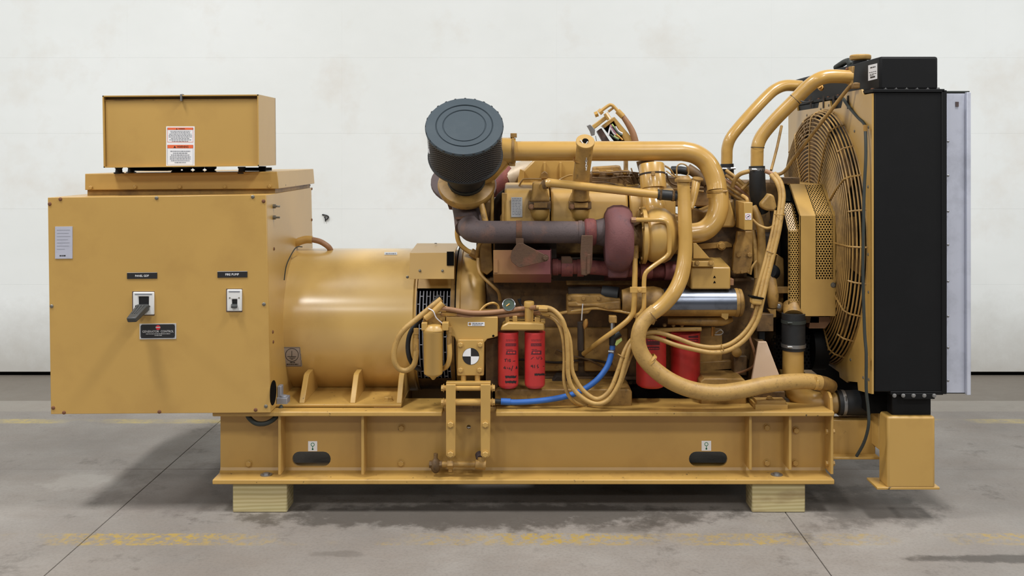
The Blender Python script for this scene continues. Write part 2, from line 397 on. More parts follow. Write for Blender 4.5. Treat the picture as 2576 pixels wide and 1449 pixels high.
        if smooth:
            me.polygons.foreach_set('use_smooth', [True] * len(me.polygons))
            me.set_sharp_from_angle(angle=math.radians(38))
        o = bpy.data.objects.new(name, me)
        place(o, c, parent)
        if bevel:
            b = o.modifiers.new('bevel', 'BEVEL'); b.width = bevel; b.segments = seg; b.limit_method = 'ANGLE'; b.angle_limit = math.radians(40)
            b.harden_normals = False
        if label: o['label'] = label
        if kind: o['kind'] = kind
        return o

WLOC = {}
def place(o, c, parent):
    COL.objects.link(o)
    WLOC[o.name] = Vector(c)
    if parent is not None:
        o.parent = parent
        o.location = Vector(c) - WLOC[parent.name]
    else:
        o.location = c

def tag(o, label, cat=None, group=None, kind=None):
    o['label'] = label
    if cat: o['category'] = cat
    if group: o['group'] = group
    if kind: o['kind'] = kind
    return o

_bolt = {}
def unit_bolt(kind, m):
    k = (kind, m)
    if k in _bolt: return _bolt[k]
    mb = MB()
    if kind == 'hex':
        mb.lathe((0, 0, 0), (0, 0, 1), [(0, 1.3), (0.18, 1.3)], 14)
        mb.lathe((0, 0, 0.18), (0, 0, 1), [(0, 1.0), (0.6, 1.0), (0.72, 0.82)], 6)
    elif kind == 'round':
        mb.lathe((0, 0, 0), (0, 0, 1), [(0, 1.0), (0.25, 0.95), (0.5, 0.6), (0.58, 0.05)], 12)
    me = bpy.data.meshes.new('bolt')
    me.from_pydata([tuple(v) for v in mb.v], [], mb.f); me.materials.append(MATS[m])
    bm = bmesh.new(); bm.from_mesh(me); bmesh.ops.recalc_face_normals(bm, faces=bm.faces); bm.to_mesh(me); bm.free()
    _bolt[k] = me
    return me
def bolt(parent, p, r, axis=(0, -1, 0), m='paint_edge', kind='hex', name='bolt'):
    o = bpy.data.objects.new(name, unit_bolt(kind, m))
    o.rotation_euler = Vector((0, 0, 1)).rotation_difference(Vector(axis)).to_euler()
    o.scale = (r, r, r)
    place(o, Vector(p), parent)
    return o

def ptube(name, pts, dpx, m, parent, smooth=6, seg=12, label=None, caps=True):
    w = [P(x, y, Y) for x, y, Y in pts]
    if isinstance(dpx, (list, tuple)): r = [d / 2 * S(p[2]) for d, p in zip(dpx, pts)]
    else: r = [dpx / 2 * S(p[2]) for p in pts]
    return MB().tube(w, r, seg, smooth=smooth, caps=caps).build(name, m, parent, label=label)

def clamp_at(parent, p, axis, r, w=0.012, m='steel', screw=True, name='clamp'):
    p = Vector(p); ax = Vector(axis).normalized()
    mb = MB().lathe(p - ax * w / 2, ax, [(0, r * 0.98), (0, r), (w, r), (w, r * 0.98)], 20, cap0=False, cap1=False)
    if screw:
        side = ax.cross(Vector((0, 1, 0)))
        side = side.normalized() if side.length > 1e-3 else Vector((0, 0, 1))
        c = p + (side * 0.5 + Vector((0, -0.85, 0))).normalized() * r
        mb.tube([c - side * 0.014, c + side * 0.014], 0.006, 6)
    return mb.build(name, m, parent)

# ------------------------------------------------------------------ the hall: floor slabs and sheeted wall
WALLY = 3.1
floor = MB().box(-9, 9, -9, 3.4, -0.16, -0.012).build('floor', 'joint_dark', smooth=False)
tag(floor, 'grey stained concrete slab floor of the hall', kind='structure')
XE = [-9, -5.42, -2.065, 1.318, 4.7, 9]
YE = [-9, -5.9, -2.6, 0.71, 1.985, 2.127, 2.287, WALLY + 0.25]
for i in range(len(XE) - 1):
    for j in range(len(YE) - 1):
        g = 0.0022
        MB().box(XE[i] + g, XE[i + 1] - g, YE[j] + g, YE[j + 1] - g, -0.02, 0.0).build('slab', 'concrete', floor, bevel=0.0015, smooth=False, seg=1)
wall = MB().box(-9, 9, WALLY + 0.012, WALLY + 0.2, 0.03, 8.0).build('wall_back', 'white_sheet', smooth=False)
tag(wall, 'white sheeted back wall of the hall with faint horizontal seams', kind='structure')
panel_me = None
zs = 0.035
rows = [0.035] + [0.745 + 0.616 * k for k in range(9)]
cols = [-8.49 + 1.75 * k for k in range(10)]
for i in range(len(cols) - 1):
    for j in range(len(rows) - 1):
        MB().box(cols[i], cols[i + 1] - 0.0002, WALLY, WALLY + 0.012, rows[j], rows[j + 1] - 0.0004).build('panel', 'white_sheet', wall, smooth=False)
gap_shade = MB().box(-9, 9, WALLY + 0.03, WALLY + 0.1, 0.0, 0.035).build('gap_shade_1', 'black_void', smooth=False)  # black strip paints the shade in the gap under the wall
tag(gap_shade, 'black strip painting the shade in the gap at the foot of the white wall', kind='structure')

# small black hook hanging on the wall
hook = bpy.data.objects.new('wall_hook', None); place(hook, P(818, 552, WALLY - 0.01), None)
tag(hook, 'small bent black wire hook on the white wall above the generator barrel', 'hook')
MB().tube([P(811, 540, WALLY - 0.004), P(818, 541, WALLY - 0.012), P(826, 545, WALLY - 0.012), P(822, 552, WALLY - 0.012), P(816, 545, WALLY - 0.012)], 0.006, 6, smooth=3).build('loop', 'black_plastic', hook)
MB().tube([P(818, 545, WALLY - 0.012), P(819, 557, WALLY - 0.012)], 0.005, 6).build('shank', 'black_plastic', hook)

# ------------------------------------------------------------------ timber blocks under the skid
def timber(x0, x1, y0, y1, label, m):
    mb = MB().box(x0, x1, y0, y1, 0.0, 0.148)
    o = mb.build('timber_block', m, bevel=0.006)
    tag(o, label, 'timber block', 'timber blocks under the skid')
    return o
a = P(585, 1290, 0.02); b = P(722, 1290, 0.02)
timber(a.x, b.x, 0.02, 0.165, 'sawn timber block with slanting grain under the skid below the control cabinet', 'timber')
a = P(1892, 1290, 0.02); b = P(2026, 1290, 0.02)
timber(a.x, b.x, 0.02, 0.165, 'pale timber block with brown smears under the skid at the radiator end', 'timber_smeared')

# ------------------------------------------------------------------ the generator set
G = bpy.data.objects.new('generator_set', None)
place(G, (0.25, 0.66, 0.148), None)
tag(G, 'ochre yellow diesel generator set on a steel skid with black radiator', 'generator')

# ---- skid
WEBY = 0.135
def slot(cx, cy, hw, hh):
    pts = []
    for k in range(9):
        a = -math.pi / 2 + math.pi * k / 8; pts.append((cx + hw - hh + hh * math.cos(a), cy + hh * math.sin(a)))
    for k in range(9):
        a = math.pi / 2 + math.pi * k / 8; pts.append((cx - hw + hh + hh * math.cos(a), cy + hh * math.sin(a)))
    return pts
def circ(cx, cy, r, n=16, ry=None): return [(cx + r * math.cos(2 * math.pi * k / n), cy + (ry or r) * math.sin(2 * math.pi * k / n)) for k in range(n)]
XL, XR = -1.572, 1.553
ZB0, ZB1, ZT0, ZT1 = 0.148, 0.172, 0.490, 0.514
def wx(px): return P(px, 0, WEBY).x
def wz(py): return P(0, py, WEBY).z
skid = MB()
sl = []
for x0, x1 in ((735, 832), (1733, 1830)):
    sl.append(slot((wx(x0) + wx(x1)) / 2, (wz(1136) + wz(1173)) / 2, (wx(x1) - wx(x0)) / 2, (wz(1136) - wz(1173)) / 2))
sl.append(circ(wx(1179), wz(1074), 0.011, 12))
skid.plate([[(XL, ZB1), (XR, ZB1), (XR, ZT0), (XL, ZT0)]] + sl, lambda u, v: (u, WEBY, v), (0, 0.014, 0))
skid_o = skid.build('skid_beam', 'paint', G)
def sub(name, mb, m='paint', parent=skid_o, bevel=0.0, **k): return mb.build(name, m, parent, bevel=bevel, **k)
sub('bottom_flange', MB().box(XL, XR + 0.006, 0.0, 0.28, ZB0, ZB1), 'paint_edge', bevel=0.004)
f1, f2 = P(1112, 0, 0).x, P(1247, 0, 0).x
sub('top_flange', MB().box(XL, f1, 0.0, 0.28, ZT0, ZT1), 'paint_edge', bevel=0.005)
sub('top_flange', MB().box(f2, XR + 0.006, 0.0, 0.28, ZT0, ZT1), 'paint_edge', bevel=0.005)
sub('top_flange', MB().box(f1, f2, 0.09, 0.28, ZT0, ZT1), 'paint_grimy', bevel=0.003)
sub('fillet', MB().prism([(XL, WEBY, ZB1), (XL, WEBY - 0.02, ZB1), (XL, WEBY - 0.006, ZB1 + 0.006), (XL, WEBY, ZB1 + 0.02)], (XR - XL, 0, 0)), 'paint')
for px, z0 in ((703, 0.175), (912, 0.175), (1888, 0.2), (1988, 0.2)):
    x = P(px, 0, 0.03).x
    sub('stiffener', MB().box(x - 0.007, x + 0.007, 0.03, WEBY, z0 + 0.012, ZT0), 'paint', bevel=0.002)
for px, py in ((626, 1166), (1010, 1076), (1009, 1165), (1929, 1075), (1929, 1164), (2002, 1082), (2000, 1164)):
    bolt(skid_o, P(px, py, WEBY), 0.0155)
# end plate at the radiator end
ep = sub('end_plate', MB().prism([(XR - 0.004, 0.03, 0.19), (XR - 0.004, 0.03, 0.50), (XR - 0.004, 0.045, 0.575), (XR - 0.004, 0.075, 0.592), (XR - 0.004, 1.25, 0.592), (XR - 0.004, 1.25, 0.19)], (0.014, 0, 0)), 'paint', bevel=0.002)
for py in (1085, 1165):
    bolt(skid_o, (XR - 0.004, 0.075, P(0, py, 0.075).z), 0.014, (-1, 0, 0))
    bolt(skid_o, (XR + 0.012, 0.06, P(0, py, 0.06).z), 0.014, (1, 0, 0))
for px, py in ((670, 1193), (1954, 1196)):
    p = P(px, py, 0.075); p.z = ZB1
    mb = MB().lathe(p, (0, 0, 1), [(0, 0.03), (0.004, 0.03), (0.004, 0.018), (0.011, 0.016), (0.014, 0.006)], 20)
    mb.build('anchor_bolt', 'steel', skid_o)
# key stickers
def key_sticker(x0, y0, x1, y1):
    Y = WEBY - 0.0015
    mb = MB().pbox(x0, y0, x1, y1, Y, WEBY)
    fn = lambda u, v: P(u, v, Y - 0.0006)
    cx = (x0 + x1) / 2
    mb.ring2(fn, cx, y0 + 8.5, 3.4, 5.0, 1, 18)
    mb.quad2(fn, cx - 0.8, y0 + 13, cx + 0.8, y0 + 21, 1)
    mb.ring2(fn, cx, y0 + 20, 0, 2.4, 1, 10)
    mb.build('key_sticker', ['white_label', 'ink_green'], skid_o, smooth=False)
key_sticker(775, 1110, 798, 1135); key_sticker(1765, 1109, 1789, 1134)
# far beam and cross members
far = MB()
far.box(XL, XR, 1.185, 1.199, ZB1, ZT0); far.box(XL, XR, 1.05, 1.32, ZB0, ZB1); far.box(XL, XR, 1.05, 1.32, ZT0, ZT1)
far.build('skid_beam', 'paint', G)
for x in (-1.5, -0.75, 0.35, 1.4):
    MB().box(x - 0.05, x + 0.05, WEBY + 0.014, 1.185, 0.2, 0.46).build('cross_member', 'paint_grimy', G)

# ---- control cabinet
CY0, CY1 = -0.03, 1.03
def rot_c(px, py, Y): return P(px, py, Y)
cTL, cTR, cBR, cBL = P(120, 497, CY0), P(669, 490, CY0), P(681, 1038, CY0), P(128, 1042, CY0)
dep = Vector((0, CY1 - CY0, 0))
cab = MB().hexa([cTL + Vector((0, .012, 0)), cTR + Vector((0, .012, 0)), cBR + Vector((0, .012, 0)), cBL + Vector((0, .012, 0)), cTL + dep, cTR + dep, cBR + dep, cBL + dep]).build('control_cabinet', 'paint', G, bevel=0.004)
th = Vector((0, 0.011, 0))
MB().hexa([cTL, cTR, cBR, cBL, cTL + th, cTR + th, cBR + th, cBL + th]).build('front_panel', 'paint', cab, bevel=0.002)
for px, py, m in ((125, 512, 'screw_rust'), (152, 500, 'screw_rust'), (394, 497, 'screw_grey'), (636, 494, 'screw_grey'), (663, 505, 'screw_rust'), (130, 769, 'screw_grey'), (664, 764, 'screw_grey'), (134, 1025, 'screw_rust'), (161, 1037, 'screw_rust'), (401, 1035, 'screw_rust'), (643, 1030, 'screw_rust'), (669, 1021, 'screw_grey')):
    bolt(cab, P(px, py + 1, CY0), 0.0095, m=m, kind='round', name='screw')
# right side face: x of the face as a function of height
def side_x(z):
    t = (z - cBR.z) / (cTR.z - cBR.z); return cBR.x + (cTR.x - cBR.x) * t
def side_pt(px, py):     # point on the right face of the cabinet seen at this pixel
    z = 1.2
    for _ in range(8):
        x = side_x(z); d = x * F / (px - PX); z = ZC - (py - PY) * d / F
    return Vector((x, d - D, z))
for px, py in ((687, 519), (687, 547)):
    p = side_pt(px, py)
    MB().tube([p - Vector((.004, 0, 0)), p + Vector((0.014, 0, 0))], 0.011, 10).tube([p + Vector((.01, 0, 0)), p + Vector((0.035, 0, 0))], 0.005, 8).build('stud', 'screw_grey', cab)
for px, py in ((689, 626), (686, 835), (687, 860), (784, 475), (784, 553)):
    bolt(cab, side_pt(px, py), 0.009, (1, 0, 0), 'screw_rust', 'round', 'screw')
p = side_pt(686.5, 988)
MB().lathe(p + Vector((0.0005, 0, 0)), (1, 0, 0), [(0, 0.062), (0.002, 0.062)], 24).build('knockout_hole', 'black_void', cab)  # flat black disc stands in for the dark inside of the hole
p = side_pt(701, 1005)
MB().box(p.x, p.x + 0.02, p.y - 0.03, p.y + 0.02, p.z - 0.02, p.z + 0.075).box(p.x, p.x + 0.055, p.y - 0.05, p.y + 0.02, p.z - 0.025, p.z + 0.02).tube([p + Vector((.03, -.02, -.03)), p + Vector((.03, -.02, .028))], 0.02, 12).build('cable_gland', 'alloy', cab, bevel=0.004)
MB().tube([P(622, 1036, 0.05), P(626, 1050, 0.05), P(645, 1065, 0.05), P(672, 1064, 0.05), P(696, 1047, 0.06), P(709, 1020, 0.09)], 0.0125, 10, smooth=5).build('cable', 'grey_rubber', cab)
# collar on top
a0, a1 = P(213.6, 437, 0.15), P(697.5, 431.5, 0.15)
b0, b1 = P(213.6, 478, 0.15), P(701, 475, 0.15)
dv = Vector((0, CY1 - 0.15, 0))
col = MB().hexa([a0, a1, b1, b0, a0 + dv, a1 + dv, b1 + dv, b0 + dv]).build('cabinet_hood', 'paint', G, bevel=0.003)
i0, i1 = P(220, 477, 0.17), P(692, 474, 0.17)
dv2 = Vector((0, CY1 - 0.19, 0)); dn = Vector((0, 0, -0.045))
MB().hexa([i0, i1, i1 + dn, i0 + dn, i0 + dv2, i1 + dv2, i1 + dv2 + dn, i0 + dv2 + dn]).build('hood_base', 'paint_grimy', col)
for px, py in ((229, 472), (340.5, 470.6), (453, 470), (566, 469.5), (678.5, 468.6)):
    bolt(col, P(px, py, 0.15), 0.0095, m='paint')
for px in (716, 741, 763, 778):
    d_ = a1.x * F / (px - PX); bolt(col, (a1.x + 0.004, d_ - D, P(0, 466, d_ - D).z), 0.006, (1, 0, 0), 'screw_grey', 'round', 'screw')
# control box on rubber mounts
BY0, BY1 = 0.04, 0.385
k0, k1, k2, k3 = P(257.5, 240.5, BY0), P(650, 237.5, BY0), P(651.5, 418, BY0), P(260.5, 422, BY0)
db = Vector((0, BY1 - BY0, 0)); t = 0.006
bx = MB()
def slab4(mb, a, b, nrm, depth, thick):
    n = Vector(nrm) * thick; mb.hexa([a, b, b + n, a + n, a + depth, b + depth, b + depth + n, a + depth + n])
slab4(bx, k0, k1, (0, 0, -1), db, t); slab4(bx, k3, k2, (0, 0, 1), db, t); slab4(bx, k0, k3, (1, 0, 0), db, t); slab4(bx, k1, k2, (-1, 0, 0), db, t)
bx.hexa([k0 + db, k1 + db, k2 + db, k3 + db, k0 + db * .97, k1 + db * .97, k2 + db * .97, k3 + db * .97])
box_o = bx.build('control_box', 'paint', G)
rc = Vector((0, 0.014, 0))
q0, q1, q2, q3 = P(262, 254, BY0) + rc, P(648.5, 251, BY0) + rc, P(649.5, 416, BY0) + rc, P(264, 420, BY0) + rc
MB().hexa([q0, q1, q2, q3, q0 + rc, q1 + rc, q2 + rc, q3 + rc]).build('door', 'paint', box_o, bevel=0.0015)
s0, s1, s2, s3 = P(260, 243, BY0) + rc, P(649, 240, BY0) + rc, P(648.5, 250, BY0) + rc, P(262, 252.5, BY0) + rc
up_ = Vector((0, 0.03, 0))
MB().hexa([s0 + up_, s1 + up_, s2 + up_, s3 + up_, s0 + up_ + rc, s1 + up_ + rc, s2 + up_ + rc, s3 + up_ + rc]).build('hinge_strip', 'paint', box_o)
MB().tube([P(262, 252.5, BY0 + 0.016), P(648, 250, BY0 + 0.016)], 0.0035, 6).build('hinge_rod', 'paint_grimy', box_o)
MB().pbox(453, 236, 457, 254, BY0 - 0.006, BY0 + 0.03).build('latch', 'steel', box_o, bevel=0.001)
# warning sticker
def sticker_warning():
    Y = BY0 + 0.0135
    mb = MB().pbox(418, 318, 489.5, 418, Y - 0.001, Y + 0.002)
    fn = lambda u, v: P(u, v, Y - 0.0016); fn2 = lambda u, v: P(u, v, Y - 0.0022)
    mb.quad2(fn, 421, 326.5, 486, 321, 1); mb.quad2(fn, 421, 373, 486, 364.5, 1)
    for x0, y0, x1, y1 in ((421, 321, 421.7, 357.7), (485.4, 321, 486, 357.7), (421, 357, 486, 357.8), (421, 364.5, 421.5, 415), (485.6, 364.5, 486, 415), (421, 414.6, 486, 415)):
        mb.quad2(fn, x0, y1, x1, y0, 3 if y0 > 360 else 1)
    mb.text('WARNING', fn2, 449, 325.6, 465, 322.4, 2); mb.text('WARNING', fn2, 445, 371.6, 474, 366.4, 2)
    for cx, cy, s_ in ((444.5, 325.6, 3.0), (439.5, 371.6, 4.8)):
        mb.add([fn2(cx - s_ * .7, cy), fn2(cx + s_ * .7, cy), fn2(cx, cy - s_)], [(0, 1, 2)], 2)
    for i, w in enumerate((50, 48, 56, 58, 58, 47, 55, 42)):
        y = 330.8 + i * 3.6; mb.words(fn, 453.5 - w / 2, 453.5 + w / 2, y, 1.4, 3)
    for i, w in enumerate((50, 37, 47, 52, 52, 47, 28)):
        y = 381.5 + i * 4.75; mb.words(fn, 453.5 - w / 2, 453.5 + w / 2, y, 2.0, 3)
    mb.build('warning_sticker', ['white_label', 'orange', 'ink_black', 'ink_grey'], box_o, smooth=False)
sticker_warning()
for px, Y in ((299, 0.17), (608, 0.17), (660, 0.34), (330, 0.34)):
    zc = P(0, 437, 0.15).z
    p = P(px, 420, Y); p.z = zc
    MB().lathe(p, (0, 0, 1), [(0, 0.026), (0.006, 0.026), (0.008, 0.018), (0.026, 0.016), (0.028, 0.02), (0.036, 0.02)], 16).build('rubber_mount', 'black_rubber', box_o)
p0, p1 = P(335, 428, 0.2), P(420, 428, 0.2)
MB().box(p0.x, p1.x, 0.2, 0.3, p0.z - 0.004, p0.z + 0.022).build('cable_tray', 'black_void', box_o)
for i, px in enumerate((445, 470, 500, 530)):
    p = P(px, 424, 0.24); p.z = P(0, 437, 0.15).z
    MB().lathe(p, (0, 0, 1), [(0, 0.03), (0.01, 0.03), (0.018, 0.019), (0.026, 0.03), (0.036, 0.03)], 14).build('conduit', 'black_rubber', box_o)
p0, p1 = P(600, 428, 0.2), P(668, 428, 0.2)
MB().box(p0.x, p1.x, 0.2, 0.33, p0.z - 0.004, p0.z + 0.012).build('mount_bracket', 'black_void', box_o)

# plates and breakers on the cabinet front
def front_plate(name, x0, y0, x1, y1, mats, draw=None, Y=CY0, th_=0.003, parent=cab, tilt=0.6):
    mb = MB(); tl = math.tan(math.radians(tilt))
    def fn(u, v, e=0.0): return P(u, v - (u - x0) * tl, Y - th_ - e)
    c = [fn(x0, y0), fn(x1, y0), fn(x1, y1), fn(x0, y1)]; b_ = Vector((0, th_ + 0.002, 0))
    mb.hexa([*c, *[p + b_ for p in c]])
    if draw: draw(mb, fn)
    return mb.build(name, mats, parent, smooth=False)
front_plate('name_plate', 319.5, 686.5, 395, 701.5, ['black_plastic', 'white_label'], lambda mb, fn: (mb.quad2(fn, 319.5, 686.9, 395, 686, 1), mb.text('PANEL GDP', lambda u, v: fn(u, v, .0006), 340, 696.8, 374.5, 691.6, 1)))
front_plate('name_plate', 547, 683.5, 622, 698.5, ['black_plastic', 'white_label'], lambda mb, fn: (mb.quad2(fn, 547, 683.9, 622, 682.8, 1), mb.text('FIRE PUMP', lambda u, v: fn(u, v, .0006), 567, 693.5, 601, 688, 1)))
front_plate('data_label', 138.5, 570, 182, 651, ['grey_label', 'ink_grey', 'ink_black'], lambda mb, fn: ([mb.quad2(lambda u, v: fn(u, v, .0006), 143, 579.5 + i * 8, 143 + w, 578.8 + i * 8, 1) for i, w in enumerate((33, 30, 34, 28, 32, 30, 20))], mb.words(lambda u, v: fn(u, v, .0006), 150, 165, 645, 3, 2)))
def gen_ctrl(mb, fn):
    f1 = lambda u, v: fn(u, v, .0006); f2 = lambda u, v: fn(u, v, .0012); f3 = lambda u, v: fn(u, v, .0018)
    c = 4; x0, y0, x1, y1 = 353.5, 816.5, 440, 851
    poly = [(x0 + c, y0), (x1 - c, y0), (x1, y0 + c), (x1, y1 - c), (x1 - c, y1), (x0 + c, y1), (x0, y1 - c), (x0, y0 + c)]
    mb.add([f1(*p) for p in poly], [tuple(range(8))], 1)
    mb.ring2(f2, 397.5, 824.5, 0, 6.0, 2, 20); mb.quad2(f3, 391.5, 825.3, 403.5, 822.8, 0)
    mb.text('GENERATOR', f2, 358, 837.2, 400, 831.4, 0); mb.text('CONTROL', f2, 404.5, 837.2, 437, 831.4, 0)
    mb.words(f2, 367, 428, 841.2, 1.6, 0); mb.words(f2, 389, 408, 845, 1.6, 0)
    for u, v in ((355.5, 818.6), (438.5, 818), (355.5, 850), (438.5, 849.6)): mb.ring2(f2, u, v, 0, 1.1, 1, 8)
front_plate('maker_plate', 351, 814.5, 443, 853.5, ['plate_metal', 'black_plastic', 'red_mark'], gen_ctrl)

def breaker(x0, y0, x1, y1, win, handle_big):
    p0 = P(x0, y0, CY0); p1 = P(x1, y1, CY0)
    root = MB().pbox(x0 - 1.5, y0 - 2, x1 + 1.5, y1 + 1.5, CY0 - 0.001, CY0 + 0.01).build('circuit_breaker', 'exhaust', G)
    wx0, wy0, wx1, wy1 = win
    o = [(x0, y0), (x1, y0), (x1, y1), (x0, y1)]
    h = [(wx0, wy0), (wx1, wy0), (wx1, wy1), (wx0, wy1)]
    YY = CY0 - 0.012
    MB().plate([o, h], lambda u, v: P(u, v, YY), (0, 0.012, 0)).build('bezel', 'white_plastic', root, bevel=0.004)
    MB().pbox(wx0, wy0, wx1, wy1, CY0 - 0.002, CY0).build('window', 'black_plastic', root)
    MB().pbox(x0 + 5, y0 + 4, x1 - 5, y0 + 6.5, YY - 0.001, YY + 0.001).build('recess', 'ink_grey', root)
    if handle_big:
        # long operating lever pointing down to the left, towards the viewer
        a_ = P(361, 772, CY0 - 0.012); b_ = P(330, 806, CY0 - 0.125)
        ax = (b_ - a_).normalized(); sd = Vector((1, 0, 0.12)); sd = (sd - ax * sd.dot(ax)).normalized(); nn = ax.cross(sd)
        mb = MB()
        w0, w1, h0, h1 = 0.031, 0.024, 0.018, 0.013
        mb.hexa([a_ - sd * w0 - nn * h0, a_ + sd * w0 - nn * h0, a_ + sd * w0 + nn * h0, a_ - sd * w0 + nn * h0, b_ - sd * w1 - nn * h1, b_ + sd * w1 - nn * h1, b_ + sd * w1 + nn * h1, b_ - sd * w1 + nn * h1])
        hd = mb.build('lever', 'dark_plastic', root, bevel=0.006)
        for k in (-0.5, 0.0, 0.5):
            MB().tube([a_ + sd * w0 * k - nn * (h0 + 0.001) * s_ + ax * 0.015 for s_ in (1,)] + [b_ + sd * w1 * k - nn * (h1 + 0.001) - ax * 0.04], 0.0035, 6).build('rib', 'dark_plastic', root)
            MB().tube([a_ + sd * w0 * k + nn * (h0 + 0.001) + ax * 0.015, b_ + sd * w1 * k + nn * (h1 + 0.001) - ax * 0.04], 0.0035, 6).build('rib', 'dark_plastic', root)
        MB().pbox(339, 768, 371, 776, CY0 - 0.035, CY0).build('lever_root', 'dark_plastic', root, bevel=0.003)
    else:
        MB().prism([P(581.5, 770, CY0 - .01), P(596, 770, CY0 - .01), P(596.5, 775.5, CY0 - .03), P(581, 775.5, CY0 - .03)], (0, 0, 0.012)).build('lever', 'dark_plastic', root, bevel=0.002)
    for sx in ((0.17, 0.62), (0.8, 0.62)) if handle_big else ((0.2, 0.38), (0.82, 0.38)):
        bolt(root, P(x0 + (x1 - x0) * sx[0], y0 + (y1 - y0) * sx[1], YY), 0.004, m='screw_grey', kind='round', name='screw')
breaker(334, 735, 387, 792, (348, 746, 374, 777), True)
breaker(570.5, 728.5, 608, 783, (583, 753, 596.5, 773), False)
# conduit elbow from the cabinet to the barrel, and a thin wire
ptube('conduit_elbow', [(738, 622, 0.62), (748, 610, 0.60), (768, 603, 0.6), (786, 603, 0.6)], 20, 'paint_pipe', G)
ptube('conduit', [(786, 603, 0.6), (806, 608, 0.6), (825, 620, 0.6), (832, 630, 0.62)], 14, 'hose_brown', G)
ptube('wire', [(760, 621, 0.5), (746, 622, 0.42), (733, 640, 0.34), (720, 670, 0.29), (715, 705, 0.27)], 3, 'grey_rubber', G, seg=6)

# ---- alternator barrel
AX = Vector((0, 0.66, 0.872)); R = 0.40
bx0 = -1.30; bx1 = P(1040, 0, 0.27).x; bx2 = P(1146, 0, 0.27).x
alt = MB().lathe((bx0, AX.y, AX.z), (1, 0, 0), [(0, R - 0.01), (0.012, R), (bx1 - bx0 - 0.006, R), (bx1 - bx0, R - 0.006)], 64).build('alternator', 'paint_barrel', G)
def cyl(x, ang, r=R): return Vector((x, AX.y - r * math.cos(ang), AX.z + r * math.sin(ang)))
def cyl_px(px, py, r=R):
    # point on the barrel seen at this pixel (ray / cylinder)
    dy = 1.0; dz = -(py - PY) / F
    oy, oz = -D - AX.y, ZC - AX.z
    A = 1 + dz * dz; B = 2 * (oy + oz * dz); C = oy * oy + oz * oz - r * r
    disc = max(B * B - 4 * A * C, 0.0); tt = (-B - math.sqrt(disc)) / (2 * A)
    return Vector(((px - PX) / F * tt, -D + tt, ZC + dz * tt))
# earth label
mb = MB(); f0 = lambda u, v: cyl_px(u, v, R + 0.0012); f1_ = lambda u, v: cyl_px(u, v, R + 0.0022)
for i in range(6):
    y0 = 873 + i * 8.2; mb.quad2(f0, 713 + i * .6, y0 + 8.2, 755 + i * 1.0, y0, 0)
mb.ring2(f1_, 734.5, 893, 15.6, 16.8, 1, 32)
for x0, y0, x1, y1 in ((733.4, 883, 734.6, 896.6), (723, 896.4, 745, 897.8), (727.5, 900, 742.5, 901.2), (731, 903.2, 738, 904.4)): mb.quad2(f1_, x0, y1, x1, y0, 1)
mb.words(f1_, 729.5, 742, 913, 2.0, 1); mb.words(f1_, 721, 750, 917.6, 2.2, 1)
for x0, y0, x1, y1 in ((714.5, 874.5, 754, 875.2), (716, 920, 757.5, 920.8), (753.6, 875, 754.4, 890), (755.4, 890, 756.2, 906), (757, 906, 757.7, 920.5)): mb.quad2(f1_, x0, y1, x1, y0, 1)
mb.build('earth_label', ['pale_label', 'ink_black'], alt, smooth=False)
mb = MB(); mb.quad2(f0, 967, 641, 999, 634, 0); mb.words(f1_, 970, 996, 638.8, 2.2, 1)
mb.build('serial_plate', ['plate_metal', 'ink_grey'], alt, smooth=False)
# foot rail with gussets
zf = P(0, 1017, 0.08).z
rail = MB().box(P(682, 0, 0.08).x, P(1010, 0, 0.08).x, 0.08, 0.46, zf - 0.014, zf).build('foot_rail', 'paint_edge', alt, bevel=0.003)
for px in (752, 880, 997):
    x = P(px, 0, 0.1).x
    MB().prism([(x, 0.10, zf), (x, 0.115, zf + 0.02), (x, 0.205, 0.652), (x, 0.225, 0.66), (x, 0.335, 0.66), (x, 0.44, zf)], (0.028, 0, 0)).build('gusset', 'paint_edge', alt, bevel=0.003)
p = P(977, 1003, 0.16); p.z = zf
bolt(alt, p, 0.022, (0, 0, 1))
MB().box(P(940, 0, 0.08).x, P(1008, 0, 0.08).x, 0.085, 0.3, ZT1, zf - 0.014).build('shim', 'hose_brown', alt)
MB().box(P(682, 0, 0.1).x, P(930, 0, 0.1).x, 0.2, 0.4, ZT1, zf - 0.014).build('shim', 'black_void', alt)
# air outlet end: rings, black cylinder painting the shade inside, grille, cover sheet
MB().lathe((bx1, AX.y, AX.z), (1, 0, 0), [(0, R - 0.01), (0.012, R - 0.005), (0.012, 0.31), (0, 0.31)], 56, cap0=False, cap1=False).build('end_ring', 'paint', alt)
MB().lathe((bx1 + 0.01, AX.y, AX.z), (1, 0, 0), [(0, 0.33), (bx2 - bx1 - 0.02, 0.33)], 40).build('rotor_shade', 'black_void', alt)
MB().lathe((bx2 - 0.03, AX.y, AX.z), (1, 0, 0), [(0, R - 0.008), (0.03, R - 0.008), (0.03, 0.31), (0, 0.31)], 56, cap0=False, cap1=False).build('end_ring', 'paint_grimy', alt)
gr = MB(); g0, g1 = bx1 + 0.012, bx2 - 0.03; rg = R - 0.018
nb = 10; st = (g1 - g0) / nb
angs = [math.radians(a_) for a_ in range(-46, 35, 3)]
for i in range(nb + 1):
    x = g0 + st * i
    gr.tube([cyl(x, a_, rg) for a_ in angs], 0.0032, 5)
for i in range(nb):
    a_ = -44 + (6.5 if i % 2 else 0)
    while a_ < 33:
        gr.tube([cyl(g0 + st * i, math.radians(a_), rg), cyl(g0 + st * (i + 1), math.radians(a_), rg)], 0.0026, 4); a_ += 13
gr.build('grille', 'alloy', alt)
